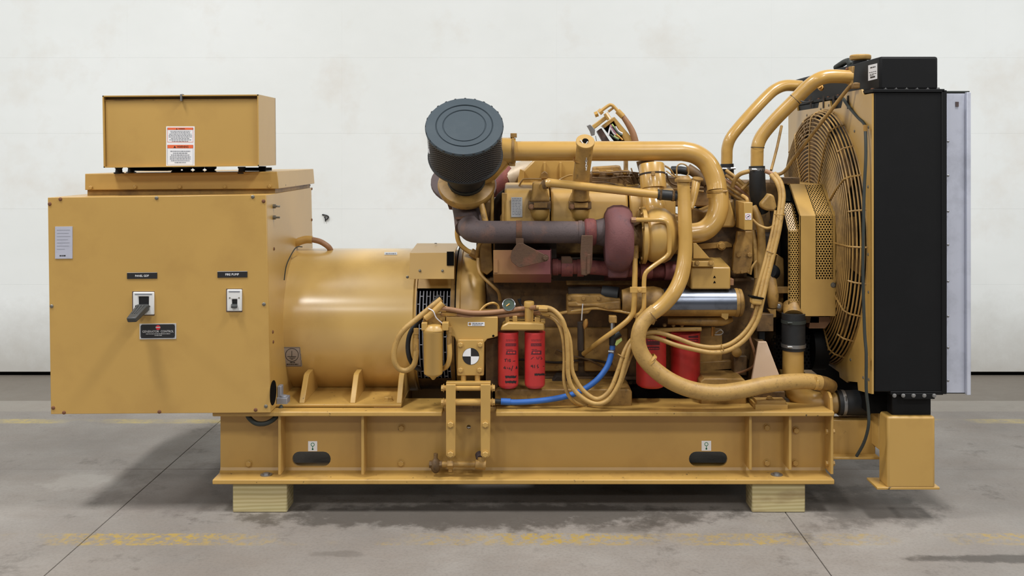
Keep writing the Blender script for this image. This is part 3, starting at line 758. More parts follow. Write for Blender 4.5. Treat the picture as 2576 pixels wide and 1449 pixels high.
for lo_, hi_, m_ in ((46, 100, 'paint_greasy'), (-150, -34, 'paint')):
    MB().lathe((bx1 + 0.01, AX.y, AX.z), (1, 0, 0), [(0, R - 0.012), (bx2 - bx1 - 0.02, R - 0.012)], 24, a0=math.radians(lo_), a1=math.radians(hi_)).build('end_band', m_, alt)
cv = MB()
c0, c1 = P(1031, 640, 0.29), P(1141, 702, 0.24)
xl, xr = P(1030, 0, 0.25).x, P(1143, 0, 0.25).x
cv.prism([(xl, 0.235, P(0, 702, 0.235).z), (xl, 0.27, P(0, 636, 0.27).z), (xl, 0.62, P(0, 612, 0.62).z), (xl, 0.62, P(0, 612, 0.62).z - 0.006), (xl, 0.277, P(0, 636, 0.27).z - 0.006), (xl, 0.241, P(0, 702, 0.235).z)], (xr - xl, 0, 0))
cover = cv.build('cover_sheet', 'paint', G, bevel=0.001)
for px in (1056, 1113): bolt(cover, P(px, 681, 0.243), 0.007, (0, -1, .3), 'screw_grey', 'round', 'screw')
MB().prism([P(1124, 633, 0.262), P(1142, 633, 0.262), P(1142, 668, 0.247), P(1124, 668, 0.247)], (0, 0.004, 0)).build('cut_out', 'black_void', cover)
bolt(cover, P(1096, 613, 0.55), 0.008, (0, 0, 1), 'screw_grey', 'round', 'screw')
bolt(alt, P(1025, 697, 0.265), 0.008, (0, -1, 0), 'screw_grey', 'round', 'screw')

# ---- flywheel housing
fh = MB().lathe((bx2, AX.y, AX.z), (1, 0, 0), [(0, 0.405), (0.02, 0.405), (0.025, 0.396), (0.07, 0.394), (0.12, 0.382), (0.145, 0.36), (0.155, 0.31)], 48).build('flywheel_housing', 'paint', G)
MB().lathe((bx2 - 0.006, AX.y, AX.z), (1, 0, 0), [(0, 0.408), (0.006, 0.408)], 48).build('gasket', 'black_void', fh)

# ---- coupling bracket, link frame and drain cock in front of the flywheel
br = MB().pprism([(1122, 797), (1252, 797), (1252, 846), (1240, 850), (1226, 853), (1218, 862), (1217, 945), (1150, 945), (1149, 862), (1143, 848), (1122, 842)], 0.03, 0.06).build('mount_bracket', 'paint', G, bevel=0.004)
fp = MB().pprism([(1151, 855), (1216, 855), (1216, 945), (1151, 945)], 0.018, 0.03).build('face_plate', 'paint', br, bevel=0.003)
for px, py in ((1158.5, 867), (1208, 867), (1158.5, 930.5), (1206.5, 930.5)): bolt(br, P(px, py, 0.018), 0.0125, m='paint')
mb = MB(); fn = lambda u, v: P(u, v, 0.0165)
mb.lathe(P(1184.5, 896.5, 0.018), (0, -1, 0), [(0, 0.0425), (0.001, 0.0425)], 32)
for q in range(4):
    mb.ring2(fn, 1184.5, 896.5, 0, 20.5, 1 if q % 2 else 2, 10, q * math.pi / 2, (q + 1) * math.pi / 2)
mb.build('target_disc', ['ink_black', 'ink_black', 'white_label'], br, smooth=False)
mb = MB().pbox(1177, 810.5, 1219, 820, 0.028, 0.03); fn = lambda u, v: P(u, v, 0.0272)
mb.ring2(fn, 1182, 815, 0, 3.2, 1, 12); mb.words(fn, 1188, 1216, 814.6, 2.2, 2); mb.words(fn, 1188, 1212, 818.4, 2.2, 2)
mb.build('dealer_label', ['white_label', 'brass', 'ink_grey'], br, smooth=False)
bolt(br, P(1241, 845, 0.03), 0.006, m='black_void', kind='round', name='rivet')
MB().box(P(1122, 0, .06).x, P(1252, 0, .06).x, 0.06, 0.32, P(0, 842, .06).z, P(0, 797, .06).z).build('arm', 'paint_grimy', br)
MB().pprism([(1222, 856), (1252, 850), (1252, 985), (1230, 985), (1222, 960)], 0.16, 0.3).build('shaded_web', 'paint_greasy', br)  # dark tone paints the shadow beside the bracket
for px in (1166, 1201): ptube('strut', [(px, 940, 0.035), (px, 970, 0.035)], 14, 'paint', br, smooth=0)
lk = MB().pprism([(1122, 968), (1146, 968), (1145.5, 1146), (1141, 1151), (1127, 1151), (1122, 1146)], -0.03, -0.014).build('link_frame', 'paint', G, bevel=0.002)
MB().pprism([(1209, 968), (1234, 968), (1232.5, 1146), (1228, 1151), (1214, 1151), (1209.5, 1146)], -0.03, -0.014).build('link_bar', 'paint', lk, bevel=0.002)
for y, dpx in ((976, 14), (1011.5, 17)):
    ptube('cross_pin', [(1114, y, -0.005), (1241, y, -0.005)], dpx, 'paint_pipe', lk, smooth=0)
    for x in (1117, 1238): bolt(lk, P(x, y, -0.005), 0.016, (-1 if x < 1180 else 1, 0, 0), 'paint')
MB().pbox(1122, 962, 1234, 969, -0.012, 0.03).build('top_plate', 'paint', lk, bevel=0.002)
for px in (1133.6, 1221):
    for py in (1067.5, 1142): bolt(lk, P(px, py, -0.03), 0.0155, m='paint')
for py in (1067, 1142):
    for px in (1133.6, 1221): MB().tube([P(px, py, -0.014), P(px, py, WEBY)], 0.012, 10).build('spacer', 'paint_grimy', lk)
MB().pbox(1146, 1022, 1210, 1036, 0.06, 0.09).build('keeper', 'paint_greasy', lk)
dr = MB().tube([P(1112, 1168, 0.05), P(1200, 1168, 0.05)], 0.015, 12).build('drain_pipe', 'paint_grimy', G)
MB().lathe(P(1096, 1190, 0.05), (0, 0, 1), [(0, 0.008), (0.012, 0.02), (0.03, 0.027), (0.055, 0.026), (0.07, 0.014), (0.075, 0.011), (0.1, 0.011)], 10).tube([P(1080, 1168, .05), P(1112, 1168, .05)], 0.019, 6).build('drain_cock', 'paint_greasy', dr, bevel=0.001)
MB().tube([P(1126, 1168, .05), P(1140, 1168, .05)], 0.023, 6).tube([P(1133, 1168, .05), P(1133, 1186, .05)], 0.011, 8).build('union', 'paint_grimy', dr)
MB().tube([P(1196, 1168, .05), P(1222, 1170, .05)], 0.024, 10).tube([P(1212, 1176, .05), P(1212, 1150, .06)], 0.022, 10).build('elbow', 'paint_grimy', dr)
ptube('riser', [(1209, 1155, 0.06), (1206, 1144, 0.1)], 22, 'exhaust', dr, smooth=0)

# ---- fuel water separator with its hoses
sepo = MB().lathe(P(1090, 955, 0.01), (0, 0, 1), [(0, 0.006), (0.012, 0.016), (0.028, 0.044), (0.034, 0.047), (0.235, 0.0505), (0.24, 0.053), (0.252, 0.053)], 28).build('fuel_separator', 'paint', G)
MB().lathe(P(1092, 832, 0.01), (0, 0, 1), [(0, 0.054), (0.012, 0.052), (0.03, 0.036), (0.034, 0.0)], 24).pbox(1060, 812, 1074, 832, -0.02, 0.04).pbox(1112, 812, 1128, 832, -0.02, 0.04).build('head', 'paint', sepo, bevel=0.003)
MB().pbox(1064, 790, 1120, 816, 0.045, 0.1).build('bracket', 'paint', sepo, bevel=0.002)
for px in (1070, 1110): bolt(sepo, P(px, 803, 0.045), 0.009, m='paint')
for px, y0, y1 in ((1047, 826, 882), (1130, 822, 866)):
    MB().tube([P(px, y0, .0), P(px, y0 + 14, .0)], 0.014, 6).tube([P(px, y0 + 14, .0), P(px, y0 + 28, .0)], 0.011, 8).tube([P(px, y0 + 26, .0), P(px, y1, .0)], 0.0135, 10).build('fitting', 'paint_grimy', sepo)
ptube('hose', [(1110, 752, 0.03), (1085, 772, 0.02), (1048, 803, 0.01), (1020, 826, 0.0), (1002, 850, 0.0), (992, 880, 0.0), (992, 908, 0.0), (1004, 928, 0.01), (1024, 931, 0.02), (1042, 916, 0.01), (1048, 880, 0.0)], 14, 'hose_tan', sepo)
ptube('hose', [(1108, 748, 0.06), (1080, 780, 0.06), (1050, 812, 0.06), (1032, 838, 0.06), (1026, 870, 0.06), (1030, 900, 0.06), (1042, 921, 0.08), (1058, 930, 0.1)], 12, 'black_rubber', sepo)
ptube('hose', [(1130, 862, 0.0), (1131, 895, 0.0), (1125, 920, 0.02), (1112, 928, 0.06)], 13, 'paint_pipe', sepo)
ptube('hose_ferrule', [(1114, 762, 0.02), (1090, 786, 0.01), (1070, 801, 0.01)], 17, 'paint_pipe', sepo, smooth=0)
ptube('hose_ferrule', [(1107, 745, 0.05), (1080, 776, 0.05)], 13, 'black_rubber', sepo, smooth=0)
ptube('cable_tie', [(1078, 776, 0.0), (1090, 783, -0.01), (1098, 800, 0.0), (1115, 815, 0.02), (1128, 826, 0.03)], 3, 'wire_white', sepo, seg=5)

# ---- engine: block, oil pan, heads
eng = MB()
eng.pprism([(1222, 700), (1900, 700), (1900, 930), (1880, 985), (1222, 985)], 0.40, 0.92)
eng_o = eng.build('engine_block', 'paint_greasy', G, bevel=0.01)
MB().pbox(1240, 560, 1880, 705, 0.36, 0.96).build('crankcase_deck', 'paint_greasy', eng_o, bevel=0.01)
# ribs and covers on the block side
for px, w in ((1395, 120), (1525, 110), (1655, 100), (1770, 95)):
    MB().pprism([(px - w / 2, 825), (px + w / 2, 825), (px + w / 2, 935), (px - w / 2, 935)], 0.375, 0.41).build('inspection_cover', 'paint_grimy', eng_o, bevel=0.008)
for px in range(1250, 1880, 42): bolt(eng_o, P(px, 962, 0.395), 0.011, m='paint_greasy')
MB().pbox(1232, 948, 1885, 956, 0.36, 0.42).build('pan_rail', 'paint_greasy', eng_o, bevel=0.003)
MB().pbox(1232, 700, 1890, 708, 0.33, 0.42).build('deck_rail', 'paint_greasy', eng_o, bevel=0.003)
MB().pbox(1425, 704, 1600, 717, 0.3, 0.42).build('deck_rail', 'paint_grimy', eng_o, bevel=0.003)
MB().pprism([(1245, 1022), (1245, 985), (1252, 979), (1583, 979), (1590, 985), (1590, 1022)], 0.12, 0.36).build('oil_pan', 'paint_grimy', G, bevel=0.006)
MB().pprism([(1762, 1022), (1762, 960), (1772, 952), (1868, 952), (1878, 960), (1878, 1022)], 0.16, 0.36).build('oil_pan', 'paint_grimy', G, bevel=0.006)
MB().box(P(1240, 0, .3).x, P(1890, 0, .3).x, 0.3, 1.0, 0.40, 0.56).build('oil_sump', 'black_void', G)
# rear end of block (dark gear case behind the exhaust)
MB().pprism([(1198, 505), (1262, 505), (1262, 700), (1240, 790), (1205, 790), (1198, 700)], 0.5, 0.85).build('rear_gear_case', 'paint_greasy', G, bevel=0.01)
MB().pprism([(1207, 610), (1236, 610), (1240, 680), (1225, 692), (1207, 680)], 0.36, 0.5).build('rear_bracket', 'paint_grimy', G, bevel=0.004)

# cylinder head covers
hd = MB().pbox(1258, 540, 1715, 640, 0.30, 0.60).build('cylinder_head', 'paint_grimy', G, bevel=0.01)
for x0, x1 in ((1268, 1383), (1386, 1470), (1474, 1580), (1584, 1700)):
    a_, b_ = P(x0, 0, 0.26).x, P(x1, 0, 0.26).x
    z0, z1 = P(0, 566, 0.26).z, P(0, 476, 0.26).z
    mb = MB().prism([(a_, 0.25, z0), (a_, 0.255, z1 - 0.07), (a_, 0.275, z1 - 0.025), (a_, 0.31, z1), (a_, 0.52, z1 + 0.03), (a_, 0.56, z0)], (b_ - a_, 0, 0))
    mb.build('valve_cover', 'paint', hd, bevel=0.014, seg=3)
mb = MB().pbox(1286, 496, 1314, 546, 0.247, 0.2535); fn = lambda u, v: P(u, v, 0.2463)
for i in range(11): mb.words(fn, 1288.5, 1311, 500.5 + i * 4.0, 1.5, 1)
mb.build('engine_plate', ['plate_metal', 'ink_grey'], hd, smooth=False)
MB().pbox(1262, 486, 1276, 560, 0.26, 0.34).build('head_end_plate', 'paint_grimy', hd, bevel=0.003)

# water outlet housings on the head
def outlet(cx, top, name):
    Y = 0.19
    mb = MB().pprism([(cx - 18, top), (cx + 18, top), (cx + 20, 484), (cx + 27, 508), (cx - 27, 508), (cx - 20, 484)], Y, Y + 0.1)
    o = mb.build(name, 'paint_grimy', G, bevel=0.012, seg=3)
    MB().pprism([(cx - 29, 507), (cx + 28, 507), (cx + 28, 526), (cx - 29, 526)], Y + 0.005, Y + 0.09).build('flange', 'paint_greasy', o, bevel=0.003)
    MB().pbox(cx - 15, 510, cx + 19, 523, Y - 0.008, Y + 0.05).build('flange_strap', 'paint_grimy', o, bevel=0.002)
    bolt(o, P(cx - 21, 520, Y), 0.011, m='hose_brown')
    c = P(cx, 526, Y + 0.06)
    MB().lathe(c, (0, 0, -1), [(0, 0.05), (0.015, 0.05), (0.04, 0.043), (0.06, 0.028), (0.068, 0.008)], 20).build('elbow', 'paint', o)
    return o
outlet(1358, 458, 'water_outlet'); 
o2 = outlet(1460, 500, 'water_outlet')
# oil filler pipe with chained cap facing up and out
fil = ptube('oil_filler', [(1460, 500, 0.2), (1463, 440, 0.16), (1468, 400, 0.12), (1472, 362, 0.07)], [44, 42, 42, 43], 'paint_grimy', G, smooth=3, seg=24)
p = P(1472, 360, 0.07); ax_ = Vector((0.03, -0.74, 0.66))
cap = MB().lathe(p, ax_, [(0, 0.048), (0.014, 0.048), (0.016, 0.046), (0.016, 0.0)], 28).build('filler_cap', 'paint', fil)
q = p + ax_.normalized() * 0.018
MB().lathe(q, ax_, [(0, 0.016), (0.001, 0.016)], 14).build('lock_hole', 'black_void', fil)
MB().tube([q + Vector((-.026, -.004, 0.004)), q + Vector((-.005, -.01, -.026)), q + Vector((.012, -.01, -.004))], 0.0035, 5).build('lock_shackle', 'plate_metal', fil)
MB().lathe(P(1464, 404, 0.13), (0.05, -0.35, 1), [(0, 0.046), (0.01, 0.046)], 24, cap0=False, cap1=False).build('wire_ring', 'brass', fil)
for i in range(9):
    c = P(1474 + i * 0.1, 372 + i * 6.6, 0.055 + i * 0.004)
    u = Vector((1, 0, 0)) if i % 2 else Vector((0.3, -1, 0)).normalized()
    MB().tube([c + Vector((0, 0, .009)) , c + u * .004 + Vector((0, 0, .004)), c + u * .004 - Vector((0, 0, .004)), c - Vector((0, 0, .009)), c - u * .004 - Vector((0, 0, .004)), c - u * .004 + Vector((0, 0, .004)), c + Vector((0, 0, .009))], 0.0016, 5).build('chain_link', 'plate_metal', fil)

# ---- aftercooler housing between the banks
ac = MB().pprism([(1303, 496), (1303, 443), (1344, 402), (1452, 402), (1466, 412), (1466, 496)], 0.56, 0.86).build('aftercooler', 'paint', G, bevel=0.008)
for px in (1370, 1410): MB().pbox(px - 2.5, 408, px + 2.5, 448, 0.545, 0.56).build('rib', 'paint', ac, bevel=0.002)
MB().pprism([(1360, 450), (1362, 436), (1370, 430), (1378, 436), (1380, 450)], 0.52, 0.56).build('boss', 'paint_grimy', ac, bevel=0.004)
MB().pbox(1290, 466, 1560, 480, 0.5, 0.58).build('cooler_rail', 'paint_grimy', ac, bevel=0.003)
MB().pprism([(1300, 470), (1308, 425), (1318, 428), (1318, 470)], 0.53, 0.56).build('lifting_eye', 'paint', ac, bevel=0.003)
ptube('fuel_line', [(1305, 476, 0.4), (1307, 466, 0.4), (1315, 453, 0.4), (1324, 451, 0.4), (1362, 451, 0.4)], 4.5, 'paint_pipe', G, seg=8, smooth=3)
ptube('fuel_line', [(1400, 460, 0.42), (1408, 452, 0.42), (1430, 442, 0.42), (1440, 441, 0.42)], 4.5, 'paint_pipe', G, seg=8, smooth=3)
vm = MB().pprism([(1466, 500), (1466, 442), (1500, 432), (1560, 430), (1600, 440), (1700, 444), (1760, 452), (1840, 470), (1840, 520), (1466, 520)], 0.56, 0.84).build('inlet_manifold', 'paint_greasy', G, bevel=0.008)
MB().pprism([(1492, 438), (1494, 420), (1560, 416), (1568, 438)], 0.6, 0.76).build('manifold_cover', 'paint_grimy', vm, bevel=0.008)
ptube('coolant_hose', [(1690, 428, .6), (1712, 428, .58), (1732, 432, .58)], 20, 'black_rubber', vm, smooth=2)
ptube('coolant_hose_end', [(1730, 424, .58), (1756, 440, .56), (1778, 462, .55)], [26, 24, 22], 'paint_greasy', vm, smooth=2)
ptube('fuel_pipe', [(1660, 412, .5), (1684, 424, .46), (1700, 444, .46), (1724, 450, .46)], 5, 'paint_grimy', vm, seg=8)
ptube('fuel_pipe', [(1676, 436, .45), (1690, 462, .45), (1730, 470, .45), (1770, 472, .45)], 5, 'paint_greasy', vm, seg=8)
ptube('fuel_pipe', [(1680, 474, .42), (1720, 478, .42), (1770, 482, .42)], 6, 'paint_grimy', vm, seg=8)
ptube('duct', [(1622, 402, .42), (1628, 425, .42), (1636, 450, .42)], 44, 'paint_greasy', vm, smooth=2, seg=18)
# fuel injection lines and dark pump gear behind the filler pipe
inj = MB().pbox(1486, 436, 1606, 476, 0.47, 0.55).build('injection_pump', 'paint_greasy', G, bevel=0.006)
for px in (1500, 1535, 1575): MB().pbox(px - 9, 428, px + 9, 440, 0.46, 0.53).build('delivery_valve', 'paint_grimy', inj, bevel=0.006)
for i, (y0, y1) in enumerate(((433, 432), (447, 444), (458, 470), (470, 476))):
    ptube('injection_line', [(1490, y0, 0.44), (1530, y0 + 2, 0.43), (1570, y1, 0.43), (1612, y1 + 4, 0.45)], 4, 'paint_greasy', inj, seg=6)
for i, (x0, x1) in enumerate(((1560, 1590), (1575, 1604), (1588, 1618), (1540, 1600))):
    ptube('injection_line', [(x0, 424, 0.5), (x0 + 6, 440, 0.44), (x1 - 8, 466, 0.44), (x1, 490, 0.46)], 4, 'paint_greasy', inj, seg=6)
MB().pbox(1572, 402, 1580, 470, 0.62, 0.7).build('post', 'paint_grimy', inj)

# ---- air inlet pipe
AY = 0.30
air = ptube('air_pipe', [(1296, 380, AY), (1500, 380, AY), (1690, 380, AY), (1722, 381, AY), (1752, 389, AY), (1777, 408, AY), (1794, 436, AY - .01), (1802, 462, AY - .02), (1804, 480, AY - .03)], 50, 'paint_pipe', G, smooth=6, seg=28)
low = ptube('air_elbow', [(1806, 480, AY - .03), (1808, 505, AY - .04), (1806, 530, AY - .05), (1796, 557, AY - .06), (1776, 577, AY - .07), (1750, 586, AY - .08), (1700, 588, AY - .08)], 51, 'paint_pipe', G, smooth=6, seg=28)
clamp_at(low, P(1804, 481, AY - .03), (0.05, 0, -1), 0.0585, 0.012, 'paint_grimy')
clamp_at(low, P(1805, 491, AY - .03), (0.05, 0, -1), 0.057, 0.022, 'paint_pipe', screw=False, name='cuff')
cf = MB().lathe(P(1262, 379, AY), (1, 0, 0), [(0, 0.07), (0.055, 0.07), (0.058, 0.066), (0.075, 0.066)], 28).build('inlet_cuff', 'paint_pipe', G)
MB().pbox(1284, 335, 1300, 346, AY - 0.03, AY + 0.02).pbox(1280, 406, 1296, 418, AY - 0.03, AY + 0.02).build('clamp_lug', 'paint_grimy', cf, bevel=0.002)
clamp_at(cf, P(1291, 379, AY), (1, 0, 0), 0.075, 0.012, 'paint_grimy', screw=False)

# ---- air cleaner: mesh drum with dished cap tilted to the viewer
ac_c = P(1168, 316, 0.0)
ax_ = Vector((0.02, -0.745, 0.667)).normalized()
Rf = 0.196
ctr = ac_c
flt = MB().lathe(ctr - ax_ * 0.235, ax_, [(0, Rf - 0.02), (0.005, Rf - 0.012), (0.225, Rf - 0.012)], 48).build('air_cleaner', 'black_void', G)
MB().lathe(ctr - ax_ * 0.02, ax_, [(0, Rf + 0.0), (0.012, Rf + 0.002), (0.02, Rf - 0.003), (0.0225, Rf - 0.05), (0.0165, Rf - 0.053), (0.0165, Rf - 0.056), (0.0215, Rf - 0.058), (0.0215, Rf - 0.085), (0.0165, Rf - 0.088), (0.0165, Rf - 0.091), (0.0205, Rf - 0.093), (0.0205, 0.0)], 64).build('end_cap', 'filter_cap', flt)
up0 = Vector((0, 0, 1)); u_ = ax_.cross(up0).normalized(); w_ = ax_.cross(u_)
for k in range(24):
    a_ = 2 * math.pi * k / 24; q = ctr - ax_ * 0.006 + (u_ * math.cos(a_) + w_ * math.sin(a_)) * (Rf - 0.002)
    e = (u_ * -math.sin(a_) + w_ * math.cos(a_))
    n_ = (u_ * math.cos(a_) + w_ * math.sin(a_))
    MB().hexa([q - e * .005 - ax_ * .006, q + e * .005 - ax_ * .006, q + e * .005 + ax_ * .006, q - e * .005 + ax_ * .006, q - e * .005 - ax_ * .006 + n_ * .003, q + e * .005 - ax_ * .006 + n_ * .003, q + e * .005 + ax_ * .006 + n_ * .003, q - e * .005 + ax_ * .006 + n_ * .003]).build('crimp', 'black_rubber', flt)
ms = MB(); nh = 84; nseg = 12; H = 0.205
for sgn in (1, -1):
    for k in range(nh):
        a_s = 2 * math.pi * k / nh
        row = []
        for j in range(nseg + 1):
            t_ = j / nseg; a_ = a_s + sgn * t_ * 1.05
            for off in (-0.011, 0.011):
                row.append(ctr - ax_ * (0.02 + H * t_) + (u_ * math.cos(a_ + off) + w_ * math.sin(a_ + off)) * (Rf - 0.006 + 0.001 * sgn))
        ms.add(row, [(2 * j, 2 * j + 1, 2 * j + 3, 2 * j + 2) for j in range(nseg)])
ms.build('wire_mesh', 'filter_mesh', flt, smooth=False, kind='stuff')
MB().lathe(ctr - ax_ * 0.236, ax_, [(0, Rf - 0.06), (0, Rf - 0.002), (0.012, Rf), (0.016, Rf - 0.004)], 48).build('base_ring', 'black_rubber', flt)
MB().lathe(ctr - ax_ * 0.30, ax_, [(-0.19, 0.098), (-0.02, 0.1), (0.0, 0.105), (0.07, 0.11)], 32).build('neck', 'black_rubber', flt)
clamp_at(flt, ctr - ax_ * 0.42, ax_, 0.103, 0.014, 'grey_rubber')
hs = MB().lathe(ctr - ax_ * 0.49, ax_, [(-0.06, 0.06), (-0.03, 0.12), (0.0, 0.15), (0.03, 0.155), (0.045, 0.148), (0.052, 0.12), (0.05, 0.08)], 44).build('cleaner_base', 'paint_grimy', G)
MB().tube([P(1180, 470, 0.40), P(1225, 425, 0.36), P(1270, 380, AY)], [0.08, 0.075, 0.066], 20, smooth=4).build('outlet', 'paint_pipe', hs)
ptube('support_leg', [(1205, 495, 0.3), (1215, 530, 0.26), (1224, 570, 0.24)], 15, 'paint_grimy', hs, smooth=2)
ptube('support_leg', [(1239, 430, 0.34), (1238, 500, 0.34), (1238, 570, 0.34)], 9, 'paint', hs, smooth=0)
mb = MB().prism([P(1076.5, 372, -0.0), P(1079.5, 375, -0.0), P(1081, 387, -0.0), P(1078, 385, -0.0)], (0.001, 0.002, 0))
mb.build('tag', 'white_label', flt)

# ---- exhaust outlet elbow and collector behind the air cleaner
EY = 0.15
ex = ptube('exhaust_pipe', [(1520, 584, EY), (1400, 584, EY), (1240, 584, EY), (1205, 583, EY + .01), (1188, 580, EY + .06), (1182, 572, EY + .13), (1180, 556, EY + .2)], [54, 56, 57, 57, 58, 60, 62], 'exhaust', G, smooth=6, seg=28)
ptube('exhaust_riser', [(1180, 575, EY + .16), (1180, 540, EY + .24), (1176, 505, EY + .34), (1168, 465, EY + .42)], [70, 78, 84, 100], 'exhaust', G, smooth=5, seg=28)
exc = MB().lathe(P(1166, 470, 0.60), (0.1, -0.6, 0.8), [(0, 0.17), (0.015, 0.185), (0.03, 0.185), (0.045, 0.16)], 36).build('exhaust_flange', 'exhaust', G)
MB().pprism([(1122, 504), (1134, 500), (1140, 528), (1130, 527)], 0.5, 0.54).build('flange_lug', 'exhaust_rust', exc, bevel=0.002)
MB().pprism([(1145, 547), (1180, 542), (1180, 550), (1145, 552)], 0.27, 0.36).build('weld_seam', 'exhaust_rust', exc)
ptube('exhaust_crossover', [(1226, 470, 0.8), (1250, 455, 0.85), (1275, 440, 0.9)], 66, 'manifold_red', G, smooth=2, seg=20)
ptube('crossover_pipe', [(1268, 452, 0.86), (1300, 437, 0.9), (1330, 428, 0.95)], 54, 'dull_tan', G, smooth=2, seg=20)
ptube('crossover_hose', [(1252, 560, 0.45), (1256, 520, 0.45), (1264, 500, 0.45), (1282, 488, 0.48)], 34, 'soot_and_shade', G, smooth=3)
ptube('breather_pipe', [(1152, 560, 0.5), (1150, 590, 0.5), (1156, 612, 0.5), (1172, 628, 0.5), (1190, 638, 0.5)], 12, 'paint_pipe', G)
MB().tube([P(1184, 634, .5), P(1200, 643, .5)], 0.024, 8).build('breather_union', 'paint_grimy', G, bevel=0.002)
ptube('breather_pipe', [(1200, 650, 0.38), (1202, 625, 0.36), (1208, 612, 0.36), (1216, 606, 0.36)], 9, 'paint_grimy', G)
ptube('oil_line', [(1202, 650, 0.35), (1203, 676, 0.32), (1212, 694, 0.3), (1240, 720, 0.26), (1254, 735, 0.26), (1258, 755, 0.28)], 8.5, 'paint_grimy', G)
ptube('oil_line', [(1208, 782, 0.1), (1222, 768, 0.1), (1240, 762, 0.1), (1252, 768, 0.12), (1255, 780, 0.12)], 6, 'paint_pipe', G)
# clamp strap and rusty support bracket below the exhaust pipe
bk = MB().pprism([(1284, 648), (1287, 632), (1297, 618), (1303, 612), (1316, 612), (1324, 617), (1344, 627), (1378, 645), (1380, 652), (1376, 657), (1310, 673), (1303, 672), (1287, 659)], 0.055, 0.067).build('pipe_bracket', 'exhaust_rust', G, bevel=0.002)
bolt(bk, P(1372, 648.5, 0.055), 0.0135, m='exhaust_rust')
clamp_at(bk, P(1306, 584, EY), (1, 0, 0), 0.0605, 0.03, 'exhaust_rust', screw=False, name='strap')
MB().pprism([(1297, 600), (1317, 600), (1317, 628), (1299, 628)], 0.06, 0.072).build('strap_tail', 'exhaust_rust', bk, bevel=0.002)
# v-band and vertical support arm near the turbo
vb = MB().lathe(P(1470, 584, EY), (1, 0, 0), [(0, 0.062), (0.008, 0.07), (0.03, 0.072), (0.05, 0.07), (0.06, 0.062)], 32).build('turbine_clamp', 'manifold_red', G)
MB().lathe(P(1455, 584, EY), (1, 0, 0), [(0, 0.06), (0.02, 0.061)], 32).build('pipe_joint', 'exhaust', vb)
MB().pprism([(1463, 592), (1492, 592), (1490, 660), (1485, 688), (1474, 694), (1462, 692), (1460, 640)], 0.075, 0.09).build('support_arm', 'exhaust_rust', vb, bevel=0.004)
MB().pprism([(1478, 640), (1486, 640), (1484, 688), (1476, 690)], 0.068, 0.076).build('arm_rib', 'exhaust_rust', vb, bevel=0.002)

# ---- exhaust manifold and heat shield
man = ptube('exhaust_manifold', [(1388, 672, 0.2), (1430, 672, 0.2), (1480, 672, 0.2), (1530, 676, 0.21), (1600, 680, 0.22), (1710, 683, 0.22)], 36, 'manifold_red', G, smooth=2, seg=20)
for x0, x1, dd in ((1390, 1404, 42), (1412, 1440, 46), (1452, 1468, 44), (1530, 1548, 44), (1610, 1640, 44), (1672, 1690, 44)):
    ptube('manifold_flange', [(x0, 672 + (x0 - 1390) * 0.035, 0.2), (x1, 672 + (x0 - 1390) * 0.035, 0.2)], dd, 'manifold_red', man, smooth=0, seg=12)
MB().pprism([(1412, 646), (1436, 646), (1440, 652), (1440, 668), (1412, 668)], 0.16, 0.2).build('manifold_lug', 'exhaust_rust', man, bevel=0.004)
MB().pbox(1390, 650, 1520, 706, 0.27, 0.33).build('manifold_shade', 'soot_and_shade', man)  # dark block paints the shade behind the manifold
MB().pbox(1520, 660, 1735, 706, 0.3, 0.35).build('manifold_shade', 'manifold_red', man)  # second shade block behind the manifold, in its red
sh = MB()
zA, zB, zC = P(0, 628, 0.14).z, P(0, 690, 0.11).z, P(0, 711, 0.17).z
xa, xb = P(1241, 0, 0.11).x, P(1387, 0, 0.11).x
sh.prism([(xa, 0.11, zA), (xa, 0.11, zB), (xa, 0.17, zC), (xa, 0.176, zC), (xa, 0.117, zB + 0.004), (xa, 0.117, zA)], (xb - xa, 0, 0))
sh_o = sh.build('heat_shield', 'heat_shield', G, bevel=0.001)
MB().box(xb - 0.004, xb, 0.11, 0.25, zB, zA).build('end_flap', 'heat_shield', sh_o)
MB().pbox(1242, 653, 1252, 686, 0.104, 0.11).build('hinge_tab', 'heat_shield', sh_o)
MB().pbox(1245, 610, 1400, 650, 0.22, 0.3).build('shield_shade', 'soot_and_shade', sh_o)  # dark block paints the shade behind the heat shield

# ---- turbocharger
TY = 0.17
def xw(px, Y=TY): return P(px, 0, Y).x
tz = P(0, 599, TY).z
tb = MB().lathe((xw(1519), TY, tz), (1, 0, 0), [(0, 0.07), (0.005, 0.13), (0.02, 0.158), (0.05, 0.172), (0.095, 0.173), (0.125, 0.163), (0.143, 0.14), (0.148, 0.08)], 48).build('turbocharger', 'turbo_red', G)
MB().lathe((xw(1488), TY, P(0, 584, TY).z), (1, 0, 0), [(0, 0.06), (0.03, 0.066), (0.065, 0.075)], 28).build('turbine_outlet', 'exhaust', tb)
MB().pprism([(1530, 660), (1586, 655), (1580, 700), (1530, 700)], 0.15, 0.26).build('turbine_foot', 'turbo_red', tb, bevel=0.012)
MB().lathe((xw(1588), TY, tz + 0.0), (1, 0, 0), [(0, 0.09), (0.02, 0.075), (0.05, 0.07), (0.06, 0.09)], 24).pprism([(1589, 553), (1607, 549), (1611, 562), (1596, 570), (1606, 590), (1604, 634), (1592, 640)], 0.1, 0.2).build('bearing_housing', 'paint_greasy', tb, bevel=0.004)
cp = MB().lathe((xw(1612), TY, P(0, 592, TY).z), (1, 0, 0), [(0, 0.135), (0.004, 0.148), (0.022, 0.148), (0.026, 0.14), (0.032, 0.126), (0.05, 0.138), (0.085, 0.146), (0.12, 0.143), (0.15, 0.126), (0.17, 0.098), (0.185, 0.078), (0.2, 0.074)], 48).build('compressor', 'paint', G)
